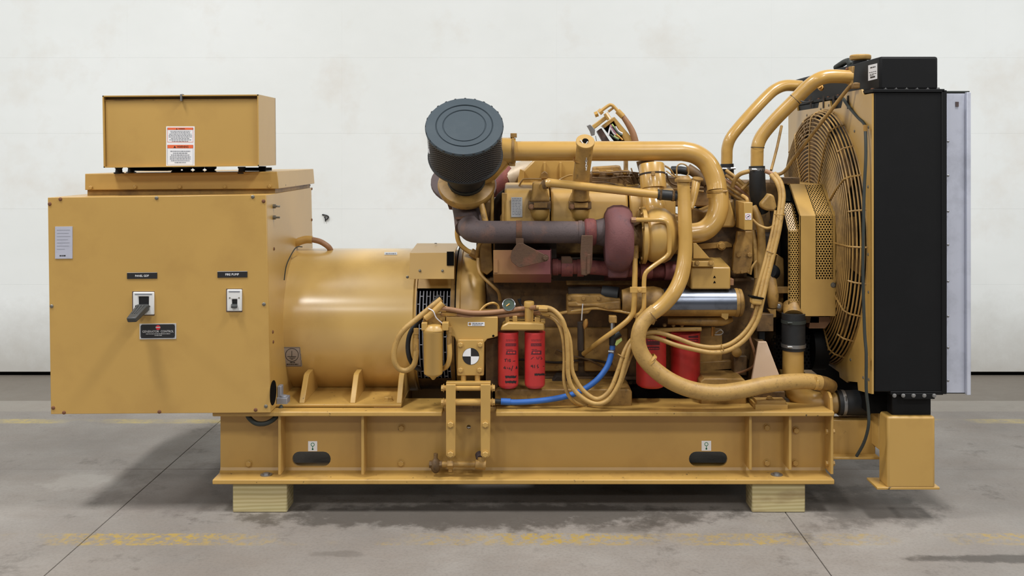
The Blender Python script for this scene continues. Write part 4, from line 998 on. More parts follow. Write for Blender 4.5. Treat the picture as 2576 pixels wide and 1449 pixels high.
for k in range(9):
    a_ = math.radians(200 + k * 36)
    bolt(cp, (xw(1611), TY - 0.139 * math.cos(a_ - math.pi), P(0, 592, TY).z + 0.139 * math.sin(a_ - math.pi)), 0.008, (-1, 0, 0), 'paint_grimy')
MB().lathe((xw(1672), TY + .02, P(0, 585, TY).z), (1, 0, 0), [(0, 0.1), (0.05, 0.1), (0.056, 0.07)], 28).build('inlet_ring', 'paint_grimy', cp)
# rising outlet duct with boot and band
dc = MB().tube([P(1652, 585, 0.2), P(1650, 555, 0.2), P(1646, 525, 0.21), P(1642, 500, 0.24), P(1642, 470, 0.27)], [0.05, 0.054, 0.06, 0.055, 0.056], 24, smooth=5).build('compressor_outlet', 'paint_pipe', G)
axb = Vector((-0.06, 0.22, 1)).normalized(); pb = P(1644, 474, 0.27)
boot = MB().lathe(pb, axb, [(0, 0.06), (0.0, 0.069), (0.125, 0.069), (0.132, 0.064), (0.132, 0.0)], 32).build('boot', 'paint_pipe', dc)
clamp_at(dc, pb + axb * 0.075, axb, 0.0712, 0.009, 'soot_and_shade', screw=False)
MB().tube([P(1643, 432, 0.20), P(1643, 442, 0.195)], 0.011, 8).build('clamp_screw', 'paint_grimy', dc)
MB().pprism([(1600, 560), (1604, 532), (1614, 522), (1626, 535), (1632, 575)], 0.18, 0.24).build('duct_lug', 'paint', dc, bevel=0.006)
# oil feed and drain pipes
of = ptube('oil_feed_pipe', [(1590, 553, 0.04), (1635, 553, 0.03), (1662, 553, 0.03), (1678, 560, 0.03), (1684, 580, 0.03), (1684, 622, 0.03), (1678, 644, 0.03), (1640, 672, 0.03), (1624, 688, 0.03), (1620, 712, 0.03), (1620, 770, 0.03), (1612, 788, 0.04), (1596, 795, 0.06)], 11.5, 'paint_pipe', G, smooth=5)
MB().tube([P(1588, 553, .04), P(1600, 553, .04)], 0.015, 6).build('flare_nut', 'hose_brown', of)
od = ptube('oil_drain_pipe', [(1598, 640, 0.08), (1597, 700, 0.06), (1595, 772, 0.05), (1588, 795, 0.05), (1565, 818, 0.06), (1510, 858, 0.12), (1468, 890, 0.26)], [13, 14, 14, 14, 13.5, 13, 12], 'paint_pipe', G, smooth=5)
MB().tube([P(1598, 618, .09), P(1598, 650, .08)], 0.018, 8).build('flare_nut', 'paint_grimy', od)
MB().pbox(1585, 722, 1626, 737, 0.012, 0.02).build('pipe_clip', 'paint_pipe', od, bevel=0.002)
bolt(od, P(1609, 730, 0.012), 0.009, m='paint_pipe')
ptube('oil_line', [(1400, 790, 0.18), (1430, 784, 0.16), (1470, 778, 0.15), (1500, 775, 0.15), (1540, 780, 0.15), (1590, 788, 0.12)], 8, 'paint_pipe', G)

# ---- long water pipe along the head, its hose, and the tall cross pipe
wp = ptube('water_pipe', [(1366, 474, 0.16), (1370, 464, 0.14), (1385, 460, 0.13), (1405, 462, 0.13), (1660, 490, 0.10)], 21, 'paint_pipe', G, smooth=4, seg=20)
clamp_at(wp, P(1371, 464, 0.14), (1, -0.4, 0.25), 0.0245, 0.02, 'paint_greasy')
hb = MB().tube([P(1654, 489, 0.10), P(1702, 493, 0.10)], 0.027, 18).build('coupling_hose', 'black_rubber', wp)
for px in (1661, 1693): clamp_at(wp, P(px, 489.5 + (px - 1654) * .08, 0.10), (1, 0, -0.08), 0.0285, 0.012, 'paint_greasy')
MB().tube([P(1700, 492, 0.10), P(1716, 493, 0.09)], 0.021, 16).build('branch', 'paint_grimy', wp)
tp = ptube('bypass_pipe', [(1719, 456, 0.09), (1721, 500, 0.08), (1723, 560, 0.06), (1724, 610, 0.05), (1722, 650, 0.04), (1714, 695, 0.02), (1696, 735, 0.0), (1668, 768, 0.0), (1636, 792, 0.0)], [31, 33, 35, 36, 37, 38, 38, 37, 36], 'paint_pipe', G, smooth=6, seg=24)
MB().lathe(P(1719, 457, 0.09), (0, 0, 1), [(0, 0.032), (0, 0.044), (0.012, 0.044), (0.02, 0.034), (0.03, 0.03), (0.03, 0.0)], 24).build('top_flange', 'paint_grimy', tp)
ptube('lifting_ring', [(1703, 446, 0.09), (1703, 420, 0.1), (1714, 412, 0.1), (1728, 418, 0.1), (1732, 436, 0.1), (1722, 446, 0.1), (1700, 446, 0.1), (1676, 430, 0.12)], 4, 'paint_grimy', tp, seg=6)
ptube('vent_horn', [(1752, 455, 0.2), (1748, 480, 0.18), (1742, 510, 0.16), (1738, 525, 0.14)], [22, 20, 16, 10], 'paint_pipe', G, smooth=3)
MB().lathe(P(1755, 452, 0.2), (0.1, -0.3, 1), [(0, 0.022), (0.0, 0.028), (0.008, 0.028), (0.008, 0.02)], 18).build('horn_rim', 'paint_grimy', G)
MB().pprism([(1614, 775), (1624, 772), (1632, 780), (1640, 792), (1650, 806), (1645, 818), (1625, 810), (1600, 832), (1596, 820), (1600, 796)], 0.04, 0.055).build('pipe_bracket', 'paint_grimy', tp, bevel=0.003)
for px, py in ((1631, 786), (1617, 803)): bolt(tp, P(px, py, 0.035), 0.012, m='paint_grimy')
# big return hose to the radiator
rh = ptube('return_hose', [(1650, 780, 0.0), (1622, 806, 0.0), (1608, 832, -0.01), (1606, 866, -0.01), (1620, 900, -0.01), (1650, 932, -0.01), (1690, 960, -0.01), (1740, 980, -0.01), (1800, 988, -0.01), (1860, 982, 0.0), (1920, 969, 0.02), (1980, 961, 0.05), (2030, 959, 0.08), (2062, 963, 0.1)], [36, 37, 38, 39, 40, 41, 42, 42, 42, 42, 41, 40, 39, 38], 'hose_tan', G, smooth=6, seg=24)
clamp_at(rh, P(1634, 908, -0.01), (0.7, 0, -0.72), 0.0425, 0.02, 'paint_pipe')
clamp_at(rh, P(1640, 792, 0.0), (0.75, 0, 0.6), 0.0385, 0.005, 'paint_greasy', screw=False)
ptube('hose_end', [(2048, 961, 0.09), (2075, 965, 0.12), (2092, 972, 0.16)], [38, 36, 32], 'paint_grimy', rh, smooth=3, seg=20)
clamp_at(rh, P(2047, 961, 0.09), (1, 0.2, -.05), 0.0405, 0.016, 'paint_pipe')

# ---- oil cooler tube below the turbo
oc_z = P(0, 761, 0.17)
oc = MB().tube([P(1664, 761, 0.17), P(1850, 761, 0.17)], 0.0705, 36).build('oil_cooler', 'paint_grimy', G)
MB().lathe(P(1668, 761, 0.17), (1, 0, 0), [(0, 0.0725), (P(1848, 0, .17).x - P(1668, 0, .17).x, 0.0725)], 24, a0=math.radians(-120), a1=math.radians(22)).build('cooler_sleeve', 'foil', oc)
MB().lathe(P(1847, 761, 0.17), (1, 0, 0), [(0, 0.073), (0.016, 0.075), (0.016, 0.071), (0.02, 0.071), (0.02, 0.074), (0.036, 0.07), (0.045, 0.05)], 32).build('cooler_end', 'paint_grimy', oc)
MB().lathe(P(1564, 758, 0.17), (1, 0, 0), [(0, 0.06), (0.05, 0.075), (0.17, 0.078), (0.205, 0.07)], 32).build('cooler_bonnet', 'paint_grimy', oc)
MB().pprism([(1815, 782), (1834, 782), (1832, 802), (1826, 805), (1815, 798)], 0.12, 0.2).build('cooler_foot', 'paint', oc, bevel=0.002)
eb = MB().pprism([(1426, 745), (1440, 742), (1512, 742), (1524, 748), (1562, 752), (1562, 783), (1530, 783), (1492, 776), (1480, 790), (1426, 792)], 0.15, 0.26).build('cooler_elbow', 'paint_grimy', G, bevel=0.008)
MB().pprism([(1428, 760), (1450, 758), (1456, 764), (1510, 762), (1530, 758), (1562, 757), (1562, 780), (1530, 780), (1500, 772), (1428, 772)], 0.135, 0.16).build('elbow_body', 'paint_grimy', eb, bevel=0.008)
for px in (1433, 1468, 1506): bolt(eb, P(px, 751, 0.15), 0.01, m='paint_grimy')
ptube('coupling_hose', [(1515, 738, 0.22), (1556, 742, 0.2)], 40, 'black_rubber', eb, smooth=0, seg=20)
MB().pbox(1430, 726, 1512, 742, 0.2, 0.28).build('elbow_shade', 'soot_and_shade', eb)  # dark block put in for the shade above the elbow
ptube('oil_line', [(1466, 764, 0.125), (1464, 790, 0.12), (1463, 806, 0.12)], 3.2, 'plate_metal', eb, seg=6, smooth=0)
MB().lathe(P(1472, 818, 0.14), (0.2, -0.3, 1), [(-0.02, 0.006), (0, 0.014), (0.02, 0.013), (0.035, 0.006)], 10).build('plug', 'brass', G)
ptube('dipstick_tube', [(1460, 810, 0.15), (1460, 845, 0.15), (1460, 880, 0.16)], 15, 'soot_and_shade', G, smooth=0)
ptube('cross_tube', [(1680, 806, 0.22), (1760, 808, 0.2), (1815, 808, 0.2), (1840, 803, 0.22)], [20, 24, 24, 14], 'paint_grimy', G, smooth=4, seg=16)
ptube('cross_tube', [(1655, 832, 0.2), (1700, 829, 0.17), (1764, 828, 0.17)], 11, 'hose_tan', G, smooth=2)
for px in (1672, 1694, 1716): bolt(eng_o, P(px, 818, 0.22), 0.008, m='paint_grimy')

# ---- tall junction box bracket at the front of the engine
zt = P(0, 672, 0.12)
xq0, xq1 = P(1738, 0, 0.12).x, P(1838, 0, 0.12).x
zfr, zbt = P(0, 672, 0.12).z, P(0, 728, 0.12).z
jb = MB().prism([(xq0, 0.12, zbt), (xq0, 0.12, zfr), (xq0, 0.5, P(0, 634, 0.5).z), (xq0, 0.5, zbt)], (xq1 - xq0, 0, 0)).build('battery_box', 'paint', G, bevel=0.008)
for py in (696, 709): MB().prism([P(1794, py + 3, .1195), P(1797.5, py - 3, .1195), P(1801, py + 3, .1195)], (0, -0.001, 0)).build('vent_mark', 'black_void', jb)
MB().pprism([(1742, 658), (1796, 658), (1798, 671), (1742, 671)], 0.1, 0.16).build('hold_down', 'paint', jb, bevel=0.002)
for px in (1753, 1788): bolt(jb, P(px, 662, 0.098), 0.0105, m='paint_grimy')
MB().pprism([(1744, 612), (1752, 612), (1786, 650), (1744, 650)], 0.14, 0.15).build('gusset', 'paint', jb, bevel=0.001)
MB().pbox(1836, 702, 1846, 718, 0.14, 0.2).build('lug', 'hose_brown', jb, bevel=0.002)
# thermostat housing / front end castings
th_o = MB().pprism([(1740, 520), (1770, 530), (1848, 500), (1852, 600), (1850, 632), (1740, 632)], 0.40, 0.72).build('thermostat_housing', 'paint_grimy', G, bevel=0.012)
MB().pprism([(1812, 572), (1820, 506), (1836, 500), (1852, 560), (1848, 572)], 0.30, 0.42).build('casting_web', 'paint', th_o, bevel=0.01)
MB().pprism([(1750, 615), (1830, 608), (1842, 614), (1842, 622), (1750, 628)], 0.34, 0.42).build('casting_foot', 'paint_grimy', th_o, bevel=0.003)
bolt(th_o, P(1815, 618, 0.33), 0.019, m='paint_grimy')
fc = MB().pprism([(1856, 582), (1893, 582), (1894, 655), (1886, 686), (1852, 690), (1842, 680), (1848, 620), (1853, 608)], 0.26, 0.30).build('front_cover', 'paint_grimy', G, bevel=0.004)
for px in (1857, 1885): bolt(fc, P(px, 641, 0.26), 0.0135, m='paint_grimy')
for px in (1848, 1866, 1884): bolt(fc, P(px, 684, 0.26), 0.008, m='paint_grimy')
bxj = MB()
pA, pB = P(1872, 509, 0.12), P(1893.5, 579, 0.12)
bxj.box(pA.x, pB.x, 0.12, 0.33, pB.z, pA.z)
bj = bxj.build('terminal_box', 'paint', G, bevel=0.003)
mb = MB().pbox(1874.5, 536.5, 1890, 553, 0.1185, 0.12); fn = lambda u, v: P(u, v, 0.118)
mb.ring2(fn, 1882, 545, 5.2, 6.4, 1, 20); mb.add([fn(1877.5, 548.2), fn(1878.5, 549.3), fn(1887, 541.5), fn(1886, 540.4)], [(0, 1, 2, 3)], 1); mb.quad2(fn, 1880, 546.2, 1885, 543.6, 2)
mb.build('no_step_sticker', ['white_label', 'ink_pink', 'ink_grey'], bj, smooth=False)
ptube('cable_entry', [(1880, 512, 0.2), (1879, 500, 0.2), (1868, 492, 0.25)], 9, 'hose_tan', bj, smooth=3)
# dark gear train region behind
MB().pbox(1845, 455, 1985, 930, 0.62, 0.9).build('timing_case', 'paint_greasy', G, bevel=0.01)
MB().pbox(1895, 590, 1975, 790, 0.44, 0.62).build('gear_cover', 'soot_and_shade', G, bevel=0.01)
MB().pprism([(1955, 640), (1972, 650), (1975, 720), (1968, 790), (1950, 780), (1945, 700)], 0.36, 0.46).build('pump_bracket', 'paint_grimy', G, bevel=0.006)
wpu = ptube('water_pump', [(1938, 690, 0.3), (1942, 720, 0.28), (1944, 745, 0.27), (1944, 772, 0.28)], [24, 27, 30, 22], 'paint_grimy', G, smooth=4, seg=18)
MB().pprism([(1932, 778), (1952, 778), (1953, 798), (1944, 800)], 0.26, 0.3).build('spout', 'paint_grimy', wpu, bevel=0.003)
MB().lathe(P(1960, 770, 0.3), (-0.3, -1, 0), [(0, 0.024), (0.02, 0.024), (0.024, 0.018)], 16).build('boss', 'paint_grimy', wpu)
bolt(wpu, P(1959, 770, 0.275), 0.010, (-0.3, -1, 0), 'steel')
MB().pbox(1945, 722, 1985, 738, 0.28, 0.31).build('strap', 'paint_grimy', wpu, bevel=0.002)
MB().lathe(P(1944, 685, 0.32), (-0.5, -1, 0.2), [(0, 0.04), (0.03, 0.042), (0.05, 0.03)], 20).build('charge_alternator', 'black_paint', G)
MB().pbox(1904, 790, 1946, 834, 0.24, 0.3).build('support_plate', 'paint_greasy', G, bevel=0.003)
MB().pbox(1910, 832, 1924, 862, 0.25, 0.29).build('support_stem', 'black_paint', G)
# bare metal front support foot
sf = MB().pprism([(1908.5, 860), (1928.5, 860), (1963, 950), (1963, 968), (1889, 968)], 0.14, 0.16).build('front_support', 'bare_copper', G, bevel=0.002)
MB().pprism([(1908, 862), (1928, 862), (1955, 1008), (1895, 1008)], 0.16, 0.34).build('support_web', 'paint_greasy', sf)
MB().pbox(1904, 1008, 1977, 1018, 0.07, 0.25).build('pad', 'hose_tan', sf, bevel=0.002)
mb = MB().pbox(1900, 1018, 1982, 1033, 0.05, 0.25); mb.build('pad_base', 'paint', sf, bevel=0.002)
MB().pbox(1898, 985, 1975, 1008, 0.14, 0.3).build('pad_block', 'paint_greasy', sf, bevel=0.004)
bolt(sf, P(1936, 1003, 0.1), 0.014, (0, 0, 1))

# ---- spin-on filters
def can(cx, top, bot, dpx, Y, name, marks):
    r = dpx / 2 * S(Y); z1 = P(0, top, Y).z; z0 = P(0, bot, Y - r).z; h = z1 - z0; X = P(cx, 0, Y).x
    o = MB().lathe((X, Y, z0), (0, 0, 1), [(0, r * 0.1), (0.002, r * 0.75), (0.012, r * 0.95), (0.022, r), (h - 0.012, r), (h - 0.004, r * 1.03), (h, r * 1.0)], 36)
    def fn(u, v, e=0.0008):      # u: pixels right of centre, v: pixel row
        a_ = math.asin(max(-0.98, min(0.98, u / (dpx / 2)))); rr = r + e
        yy = Y - rr * math.cos(a_)
        return Vector((X + rr * math.sin(a_), yy, P(0, v, yy).z))
    if marks:
        k = len(o.f); marks(o, fn)
        for i in range(k, len(o.f)): o.m[i] += 1
    return o.build(name, ['red_can', 'ink_dark', 'red_can', 'ink_black'], G)
def scribble(mb, fn, u0, u1, v, amp, n, m, e=0.0009):
    pts = [(u0 + (u1 - u0) * k / n, v + (amp if k % 2 else -amp) * random.uniform(0.5, 1)) for k in range(n + 1)]
    for (a, b), (c, d) in zip(pts[:-1], pts[1:]):
        mb.add([fn(a - .7, b, e), fn(a + .7, b, e), fn(c + .7, d, e), fn(c - .7, d, e)], [(0, 1, 2, 3)], m)
def hand(mb, fn, strokes, m):
    for st_ in strokes:
        for (a, b), (c, d) in zip(st_[:-1], st_[1:]):
            dx, dy = c - a, d - b; l = math.hypot(dx, dy) or 1; nx, ny = -dy / l * .8, dx / l * .8
            mb.add([fn(a + nx, b + ny), fn(c + nx, d + ny), fn(c - nx, d - ny), fn(a - nx, b - ny)], [(0, 1, 2, 3)], m)
def print_block(mb, fn, u0, top, skew=2):
    w = 25
    mb.words(lambda u, v: fn(u, v), u0, u0 + w, top + 2, 0.9, 0); mb.words(fn, u0, u0 + w, top + 5, 0.9, 0)
    mb.quad2(fn, u0 - 1, top + 18, u0 + w, top + 11, 0, 6)
    for k in range(2): mb.words(lambda u, v: fn(u, v, .0014), u0 + 1, u0 + w - 1, top + 14 + 3 * k, 0.7, 1)
    mb.words(fn, u0 + 1, u0 + 16, top + 27, 1.4, 0)
    n = 6
    for k in range(n):
        a = u0 - 1 + (w + 1) * k / n; b = u0 - 1 + (w + 1) * (k + 1) / n
        s_ = 3 if k == 0 else 0
        mb.add([fn(a, top + 39), fn(b, top + 39), fn(b, top + 29), fn(a + s_, top + 29)], [(0, 1, 2, 3)], 0)
    mb.words(lambda u, v: fn(u, v, .0014), u0 + 4, u0 + w - 2, top + 36, 4.5, 1)
def marks1(mb, fn):
    print_block(mb, fn, -5, 853)
    hand(mb, fn, [[(-9, 904), (-2, 903)], [(-6, 904), (-6.5, 910)], [(0, 904), (0, 910)], [(3, 904), (6, 904), (3.5, 907), (6.5, 909), (3, 910)], [(12, 909), (18, 908)]], 2)
    hand(mb, fn, [[(-8, 922), (-11, 926), (-6, 928), (-8, 922)], [(-2, 924), (-1, 928)], [(4, 924), (2, 928), (7, 928)], [(12, 920), (8, 933)], [(19, 928), (21, 921), (22, 928)], [(19, 925), (23, 925)]], 2)
    for v in (948, 961):
        scribble(mb, fn, -6, 20, v, 4.0, 22, 2); scribble(mb, fn, -7, 19, v, 3.0, 17, 2, .0012)
def marks2(mb, fn):
    print_block(mb, fn, -9, 853)
    hand(mb, fn, [[(-10, 904), (-3, 898)], [(4, 898), (6, 904)], [(8, 904), (11, 897)], [(14, 897), (18, 903), (14, 904)]], 0)
    hand(mb, fn, [[(-8, 918), (-10, 922), (-5, 922), (-6, 918), (-5, 926)], [(-1, 918), (-1, 926)], [(8, 917), (5, 921), (9, 924), (6, 926)], [(20, 922), (23, 921)]], 2)
    scribble(mb, fn, -1, 24, 942, 4.0, 20, 2); scribble(mb, fn, 0, 24, 942, 3.2, 15, 2, .0012)
can(1278.5, 834, 981, 51.5, 0.10, 'fuel_filter', marks1)
can(1345.5, 834, 981, 51.5, 0.10, 'fuel_filter', marks2)
def marks3(mb, fn):
    mb.quad2(fn, -16, 868, 17, 850, 0, 6); mb.words(lambda u, v: fn(u, v, .0014), -13, 15, 858, 2, 1); mb.quad2(fn, -14, 880, 16, 872, 0, 6)
    mb.words(lambda u, v: fn(u, v, .0014), -10, 14, 878, 2.4, 1)
can(1638, 842, 982, 75, 0.22, 'oil_filter', marks3)
def marks4(mb, fn):
    mb.quad2(fn, 2, 850, 28, 843, 0, 5); mb.quad2(fn, 2, 860, 28, 853, 0, 5); mb.words(lambda u, v: fn(u, v, .0014), 4, 26, 858, 2.4, 1)
can(1724, 834, 972, 74, 0.30, 'oil_filter', marks4)
# fuel filter head
fhd = MB().pprism([(1258, 832), (1262, 820), (1278, 811), (1322, 812), (1350, 812), (1369, 814), (1371, 832)], 0.04, 0.16).build('filter_head', 'paint', G, bevel=0.008)
post = MB().lathe(P(1331, 814, 0.09), (0.0, -0.05, 1), [(0, 0.023), (0.085, 0.022), (0.088, 0.026), (0.11, 0.026), (0.114, 0.024), (0.114, 0.0)], 24).build('primer_pump', 'paint', fhd)
for px, w, top in ((1276, 10, 795), (1295, 12, 795), (1352, 14, 798), (1366, 12, 806)): MB().pbox(px - w / 2, top, px + w / 2, 815, 0.07, 0.12).build('boss', 'paint', fhd, bevel=0.004)
ga = P(1280, 767, 0.06); gax = Vector((0, -0.9, 0.45)).normalized()
gg = MB().lathe(ga, gax, [(-0.03, 0.028), (-0.005, 0.033), (0.0, 0.034), (0.006, 0.0335), (0.008, 0.030), (0.003, 0.027)], 28, cap1=False).build('pressure_gauge', 'chrome', fhd)
MB().lathe(ga + gax * 0.002, gax, [(0, 0.0275), (0.001, 0.0275)], 24).build('dial', 'wire_green', fhd)
q = ga + gax * 0.0045
MB().tube([q + Vector((-.012, 0, -.008)), q + Vector((.004, 0, .004))], 0.004, 5).build('pointer', 'brass', fhd)
MB().tube([P(1276, 780, .08), P(1274, 800, .09)], 0.009, 8).build('gauge_stem', 'paint', fhd)
ptube('knob', [(1306, 752, 0.14), (1310, 766, 0.14), (1318, 776, 0.13)], [11, 4, 4], 'black_rubber', fhd, smooth=0)

# ---- blue drain hose
bl = ptube('blue_hose', [(1262, 1010, 0.06), (1300, 1012, 0.06), (1360, 1008, 0.06), (1420, 998, 0.07), (1462, 983, 0.08), (1500, 957, 0.09), (1526, 925, 0.1), (1537, 895, 0.11), (1541, 868, 0.12)], 14.5, 'blue_hose', G, smooth=6, seg=16)
ptube('ferrule', [(1260, 1010, 0.06), (1284, 1011, 0.06)], 17, 'blue_hose', bl, smooth=0, seg=14)
ptube('end_fitting', [(1240, 1009, 0.06), (1260, 1010, 0.06)], 13, 'black_rubber', bl, smooth=0)
clamp_at(bl, P(1540, 884, 0.115), (0.1, 0, 1), 0.0165, 0.02, 'steel')
MB().tube([P(1541, 868, .12), P(1541, 838, .12)], 0.018, 12).tube([P(1541, 850, .12), P(1560, 838, .12)], 0.018, 10).build('ball_valve', 'black_rubber', bl)
MB().pprism([(1547, 868), (1550, 858), (1564, 850), (1565, 857), (1551, 870)], 0.09, 0.096).build('valve_handle', 'wire_lime', bl, bevel=0.001)
MB().tube([P(1541, 836, .12), P(1541, 812, .12)], 0.013, 8).build('nipple', 'chrome', bl)
MB().pbox(1533, 796, 1552, 813, 0.1, 0.15).build('block', 'paint_grimy', bl, bevel=0.003)

# ---- bundled hoses running the length of the engine
hA = [(1102, 778, .03), (1125, 777, .02), (1180, 786, .02), (1230, 786, .04), (1275, 781, .06), (1315, 776, .1), (1350, 773, .04), (1385, 776, .02), (1412, 800, .0), (1424, 836, .0), (1428, 890, .0), (1429, 940, .0), (1440, 975, .0), (1468, 1003, .0), (1500, 1016, .0), (1530, 1006, .0), (1556, 968, .0), (1572, 915, .01), (1588, 868, .02), (1612, 844, .06), (1650, 836, .06), (1700, 850, .05), (1750, 868, .04), (1795, 874, .03), (1835, 866, .03), (1872, 838, .03), (1898, 798, .03), (1908, 760, .03), (1922, 700, .05), (1940, 630, .07), (1952, 580, .08), (1960, 530, .1), (1963, 490, .12), (1955, 460, .14), (1940, 440, .18)]
hB = [(1110, 788, .04), (1140, 788, .04), (1180, 795, .04), (1230, 796, .06), (1280, 792, .08), (1330, 790, .12), (1362, 786, .06), (1390, 790, .03), (1414, 812, .02), (1432, 850, .01), (1437, 900, .01), (1440, 935, .01), (1460, 974, .01), (1486, 998, .01), (1508, 1003, .01), (1534, 982, .01), (1554, 935, .02), (1572, 882, .03), (1592, 852, .06), (1614, 846, .08), (1650, 850, .06), (1700, 868, .04), (1750, 880, .03), (1795, 887, .02), (1835, 880, .02), (1876, 852, .02), (1906, 806, .02), (1917, 762, .02), (1930, 705, .04), (1948, 632, .06), (1960, 580, .07), (1967, 530, .09), (1971, 490, .11), (1964, 458, .14), (1948, 436, .18)]
ptube('supply_hose', hA[:7], 12, 'hose_brown', G, smooth=5, seg=12)
ptube('supply_hose', hB[:7], 12, 'hose_brown', G, smooth=5, seg=12)
ha = ptube('bundled_hose', hA[6:], 11.5, 'hose_tan', G, smooth=5, seg=12)
hb_ = ptube('bundled_hose', hB[6:], 11.5, 'hose_tan', G, smooth=5, seg=12)
hc = ptube('bundled_hose', [(1372, 792, .08), (1400, 808, .05), (1416, 848, .03), (1420, 900, .03), (1419, 955, .02), (1428, 990, .03), (1446, 1012, .06), (1470, 1022, .12)], 9.5, 'hose_tan', G, smooth=5)
hd_ = ptube('bundled_hose', [(1482, 1016, .1), (1515, 1012, .06), (1550, 985, .03), (1570, 940, .03), (1586, 895, .04), (1604, 862, .08)], 10.5, 'hose_tan', G, smooth=5)
he = ptube('bundled_hose', [(1893, 775, .04), (1903, 735, .05), (1921, 672, .06), (1934, 622, .08), (1945, 575, .1), (1952, 530, .12)], 10, 'hose_tan', G, smooth=5)
for px, py, dx, dy in ((1107, 777, -1, 0), (1362, 776, 1, 0.1)):
    MB().tube([P(px - 6, py - dy * 3, .03), P(px + 16, py + dy * 8, .025)], 0.0155, 8).build('ferrule', 'paint_pipe', ha)
MB().tube([P(1112, 787, .04), P(1150, 789, .04)], 0.014, 6).build('ferrule', 'paint_pipe', hb_)
MB().tube([P(1366, 786, .06), P(1384, 788, .04)], 0.016, 6).build('ferrule', 'paint_pipe', hb_)
for par, cx, cy, a_, L_ in ((ha, 1432, 910, 0.0, 22), (ha, 1566, 897, 0.5, 26), (ha, 1942, 636, 0.35, 30), (ha, 1962, 540, 0.05, 26), (ha, 1818, 876, 1.25, 20)):
    ca, sa = math.cos(a_), math.sin(a_); h_ = L_ / 2
    pts = [(cx - ca * h_, cy - sa * h_, 0.03), (cx - ca * h_ * .8, cy - sa * h_ * .8, 0.0), (cx, cy, -0.012), (cx + ca * h_ * .8, cy + sa * h_ * .8, 0.0), (cx + ca * h_, cy + sa * h_, 0.03)]
    off = 0.06 if cy < 700 else 0.015
    ptube('cable_tie', [(x, y, Y + off) for x, y, Y in pts], 3, 'paint_grimy', par, smooth=3, seg=5)
cl = MB().pprism([(1892, 750), (1920, 753), (1918, 769), (1892, 766)], 0.0, 0.06).build('hose_clamp', 'paint', G, bevel=0.008)
MB().pprism([(1887, 745), (1922, 750), (1922, 753), (1887, 748)], -0.004, 0.05).build('clamp_pad', 'black_void', cl)
# loose wiring and hoses by the front of the engine
ptube('wiring_loom', [(1893, 552, .15), (1908, 566, .14), (1930, 574, .12), (1946, 568, .1), (1955, 552, .1)], 7, 'hose_tan', G)
ptube('wiring_loom', [(1894, 520, .3), (1906, 545, .28), (1914, 580, .26), (1916, 640, .26), (1910, 700, .26), (1900, 750, .22)], 20, 'hose_tan', G)
ptube('wiring_loom', [(1893, 580, .3), (1900, 620, .28), (1902, 650, .28), (1905, 700, .26)], 16, 'hose_tan', G)
ptube('wiring_loom', [(1888, 690, .25), (1892, 672, .24), (1904, 656, .24)], 6, 'hose_tan', G)
ptube('wiring_loom', [(1905, 772, .12), (1890, 800, .14), (1884, 830, .15), (1888, 856, .16), (1896, 880, .18), (1900, 905, .2), (1890, 925, .22), (1850, 940, .3), (1770, 950, .32)], 6, 'hose_brown', G)
ptube('wiring_loom', [(1842, 470, .36), (1850, 450, .34), (1862, 438, .32), (1880, 432, .3), (1890, 430, .3)], 11, 'hose_tan', G)
for i in range(5):
    ptube('wiring_loom', [(1826, 428 + i * 12, .42 + i * .01), (1850, 446 + i * 12, .4), (1875, 468 + i * 10, .38), (1898, 495 + i * 8, .36)], 9, ('hose_tan', 'paint_grimy', 'hose_brown')[i % 3], G)
ptube('fuel_line', [(1866, 476, .34), (1880, 462, .34), (1898, 452, .34)], 8, 'paint_grimy', G, smooth=0)
ptube('coolant_line', [(1925, 430, .22), (1945, 440, .2), (1958, 462, .18), (1966, 500, .14), (1966, 545, .1), (1958, 580, .08)], 11, 'hose_brown', G)
ew = MB().pprism([(1914, 512), (1936, 486), (1948, 492), (1955, 520), (1950, 532), (1930, 530), (1918, 524)], 0.24, 0.34).build('sensor_cover', 'hose_tan', G, bevel=0.01)
ptube('sensor_tail', [(1942, 530, .28), (1944, 548, .28), (1940, 560, .3)], 12, 'soot_and_shade', ew)
ptube('small_ring', [(1800, 838, .3), (1812, 830, .3), (1819, 836, .3), (1812, 842, .3), (1796, 842, .3)], 2.4, 'plate_metal', G, seg=5)
MB().tube([P(1794, 822, .3), P(1793, 845, .3)], 0.01, 6).build('drain_tap', 'brass', G)
# starter clutter low on the block
MB().lathe(P(1850, 880, 0.3), (0, -1, -0.2), [(0, 0.026), (0.04, 0.026), (0.05, 0.01)], 14).build('oil_sender', 'paint_grimy', G)
MB().pbox(1846, 895, 1880, 945, 0.3, 0.4).build('sender_block', 'paint_greasy', G, bevel=0.006)
MB().pprism([(1388, 960), (1400, 945), (1432, 948), (1436, 972), (1395, 975)], 0.3, 0.38).build('drain_boss', 'soot_and_shade', G, bevel=0.006)
ptube('cable', [(1232, 925, .3), (1262, 910, .34), (1320, 905, .36), (1400, 912, .36), (1480, 905, .36), (1540, 915, .36)], 6, 'soot_and_shade', G)
ptube('cable', [(1400, 880, .35), (1440, 895, .34), (1480, 905, .34), (1520, 925, .35)], 5, 'paint_greasy', G)
MB().pprism([(1700, 915), (1880, 905), (1880, 925), (1700, 940)], 0.36, 0.4).build('side_rail', 'paint_grimy', G, bevel=0.003)

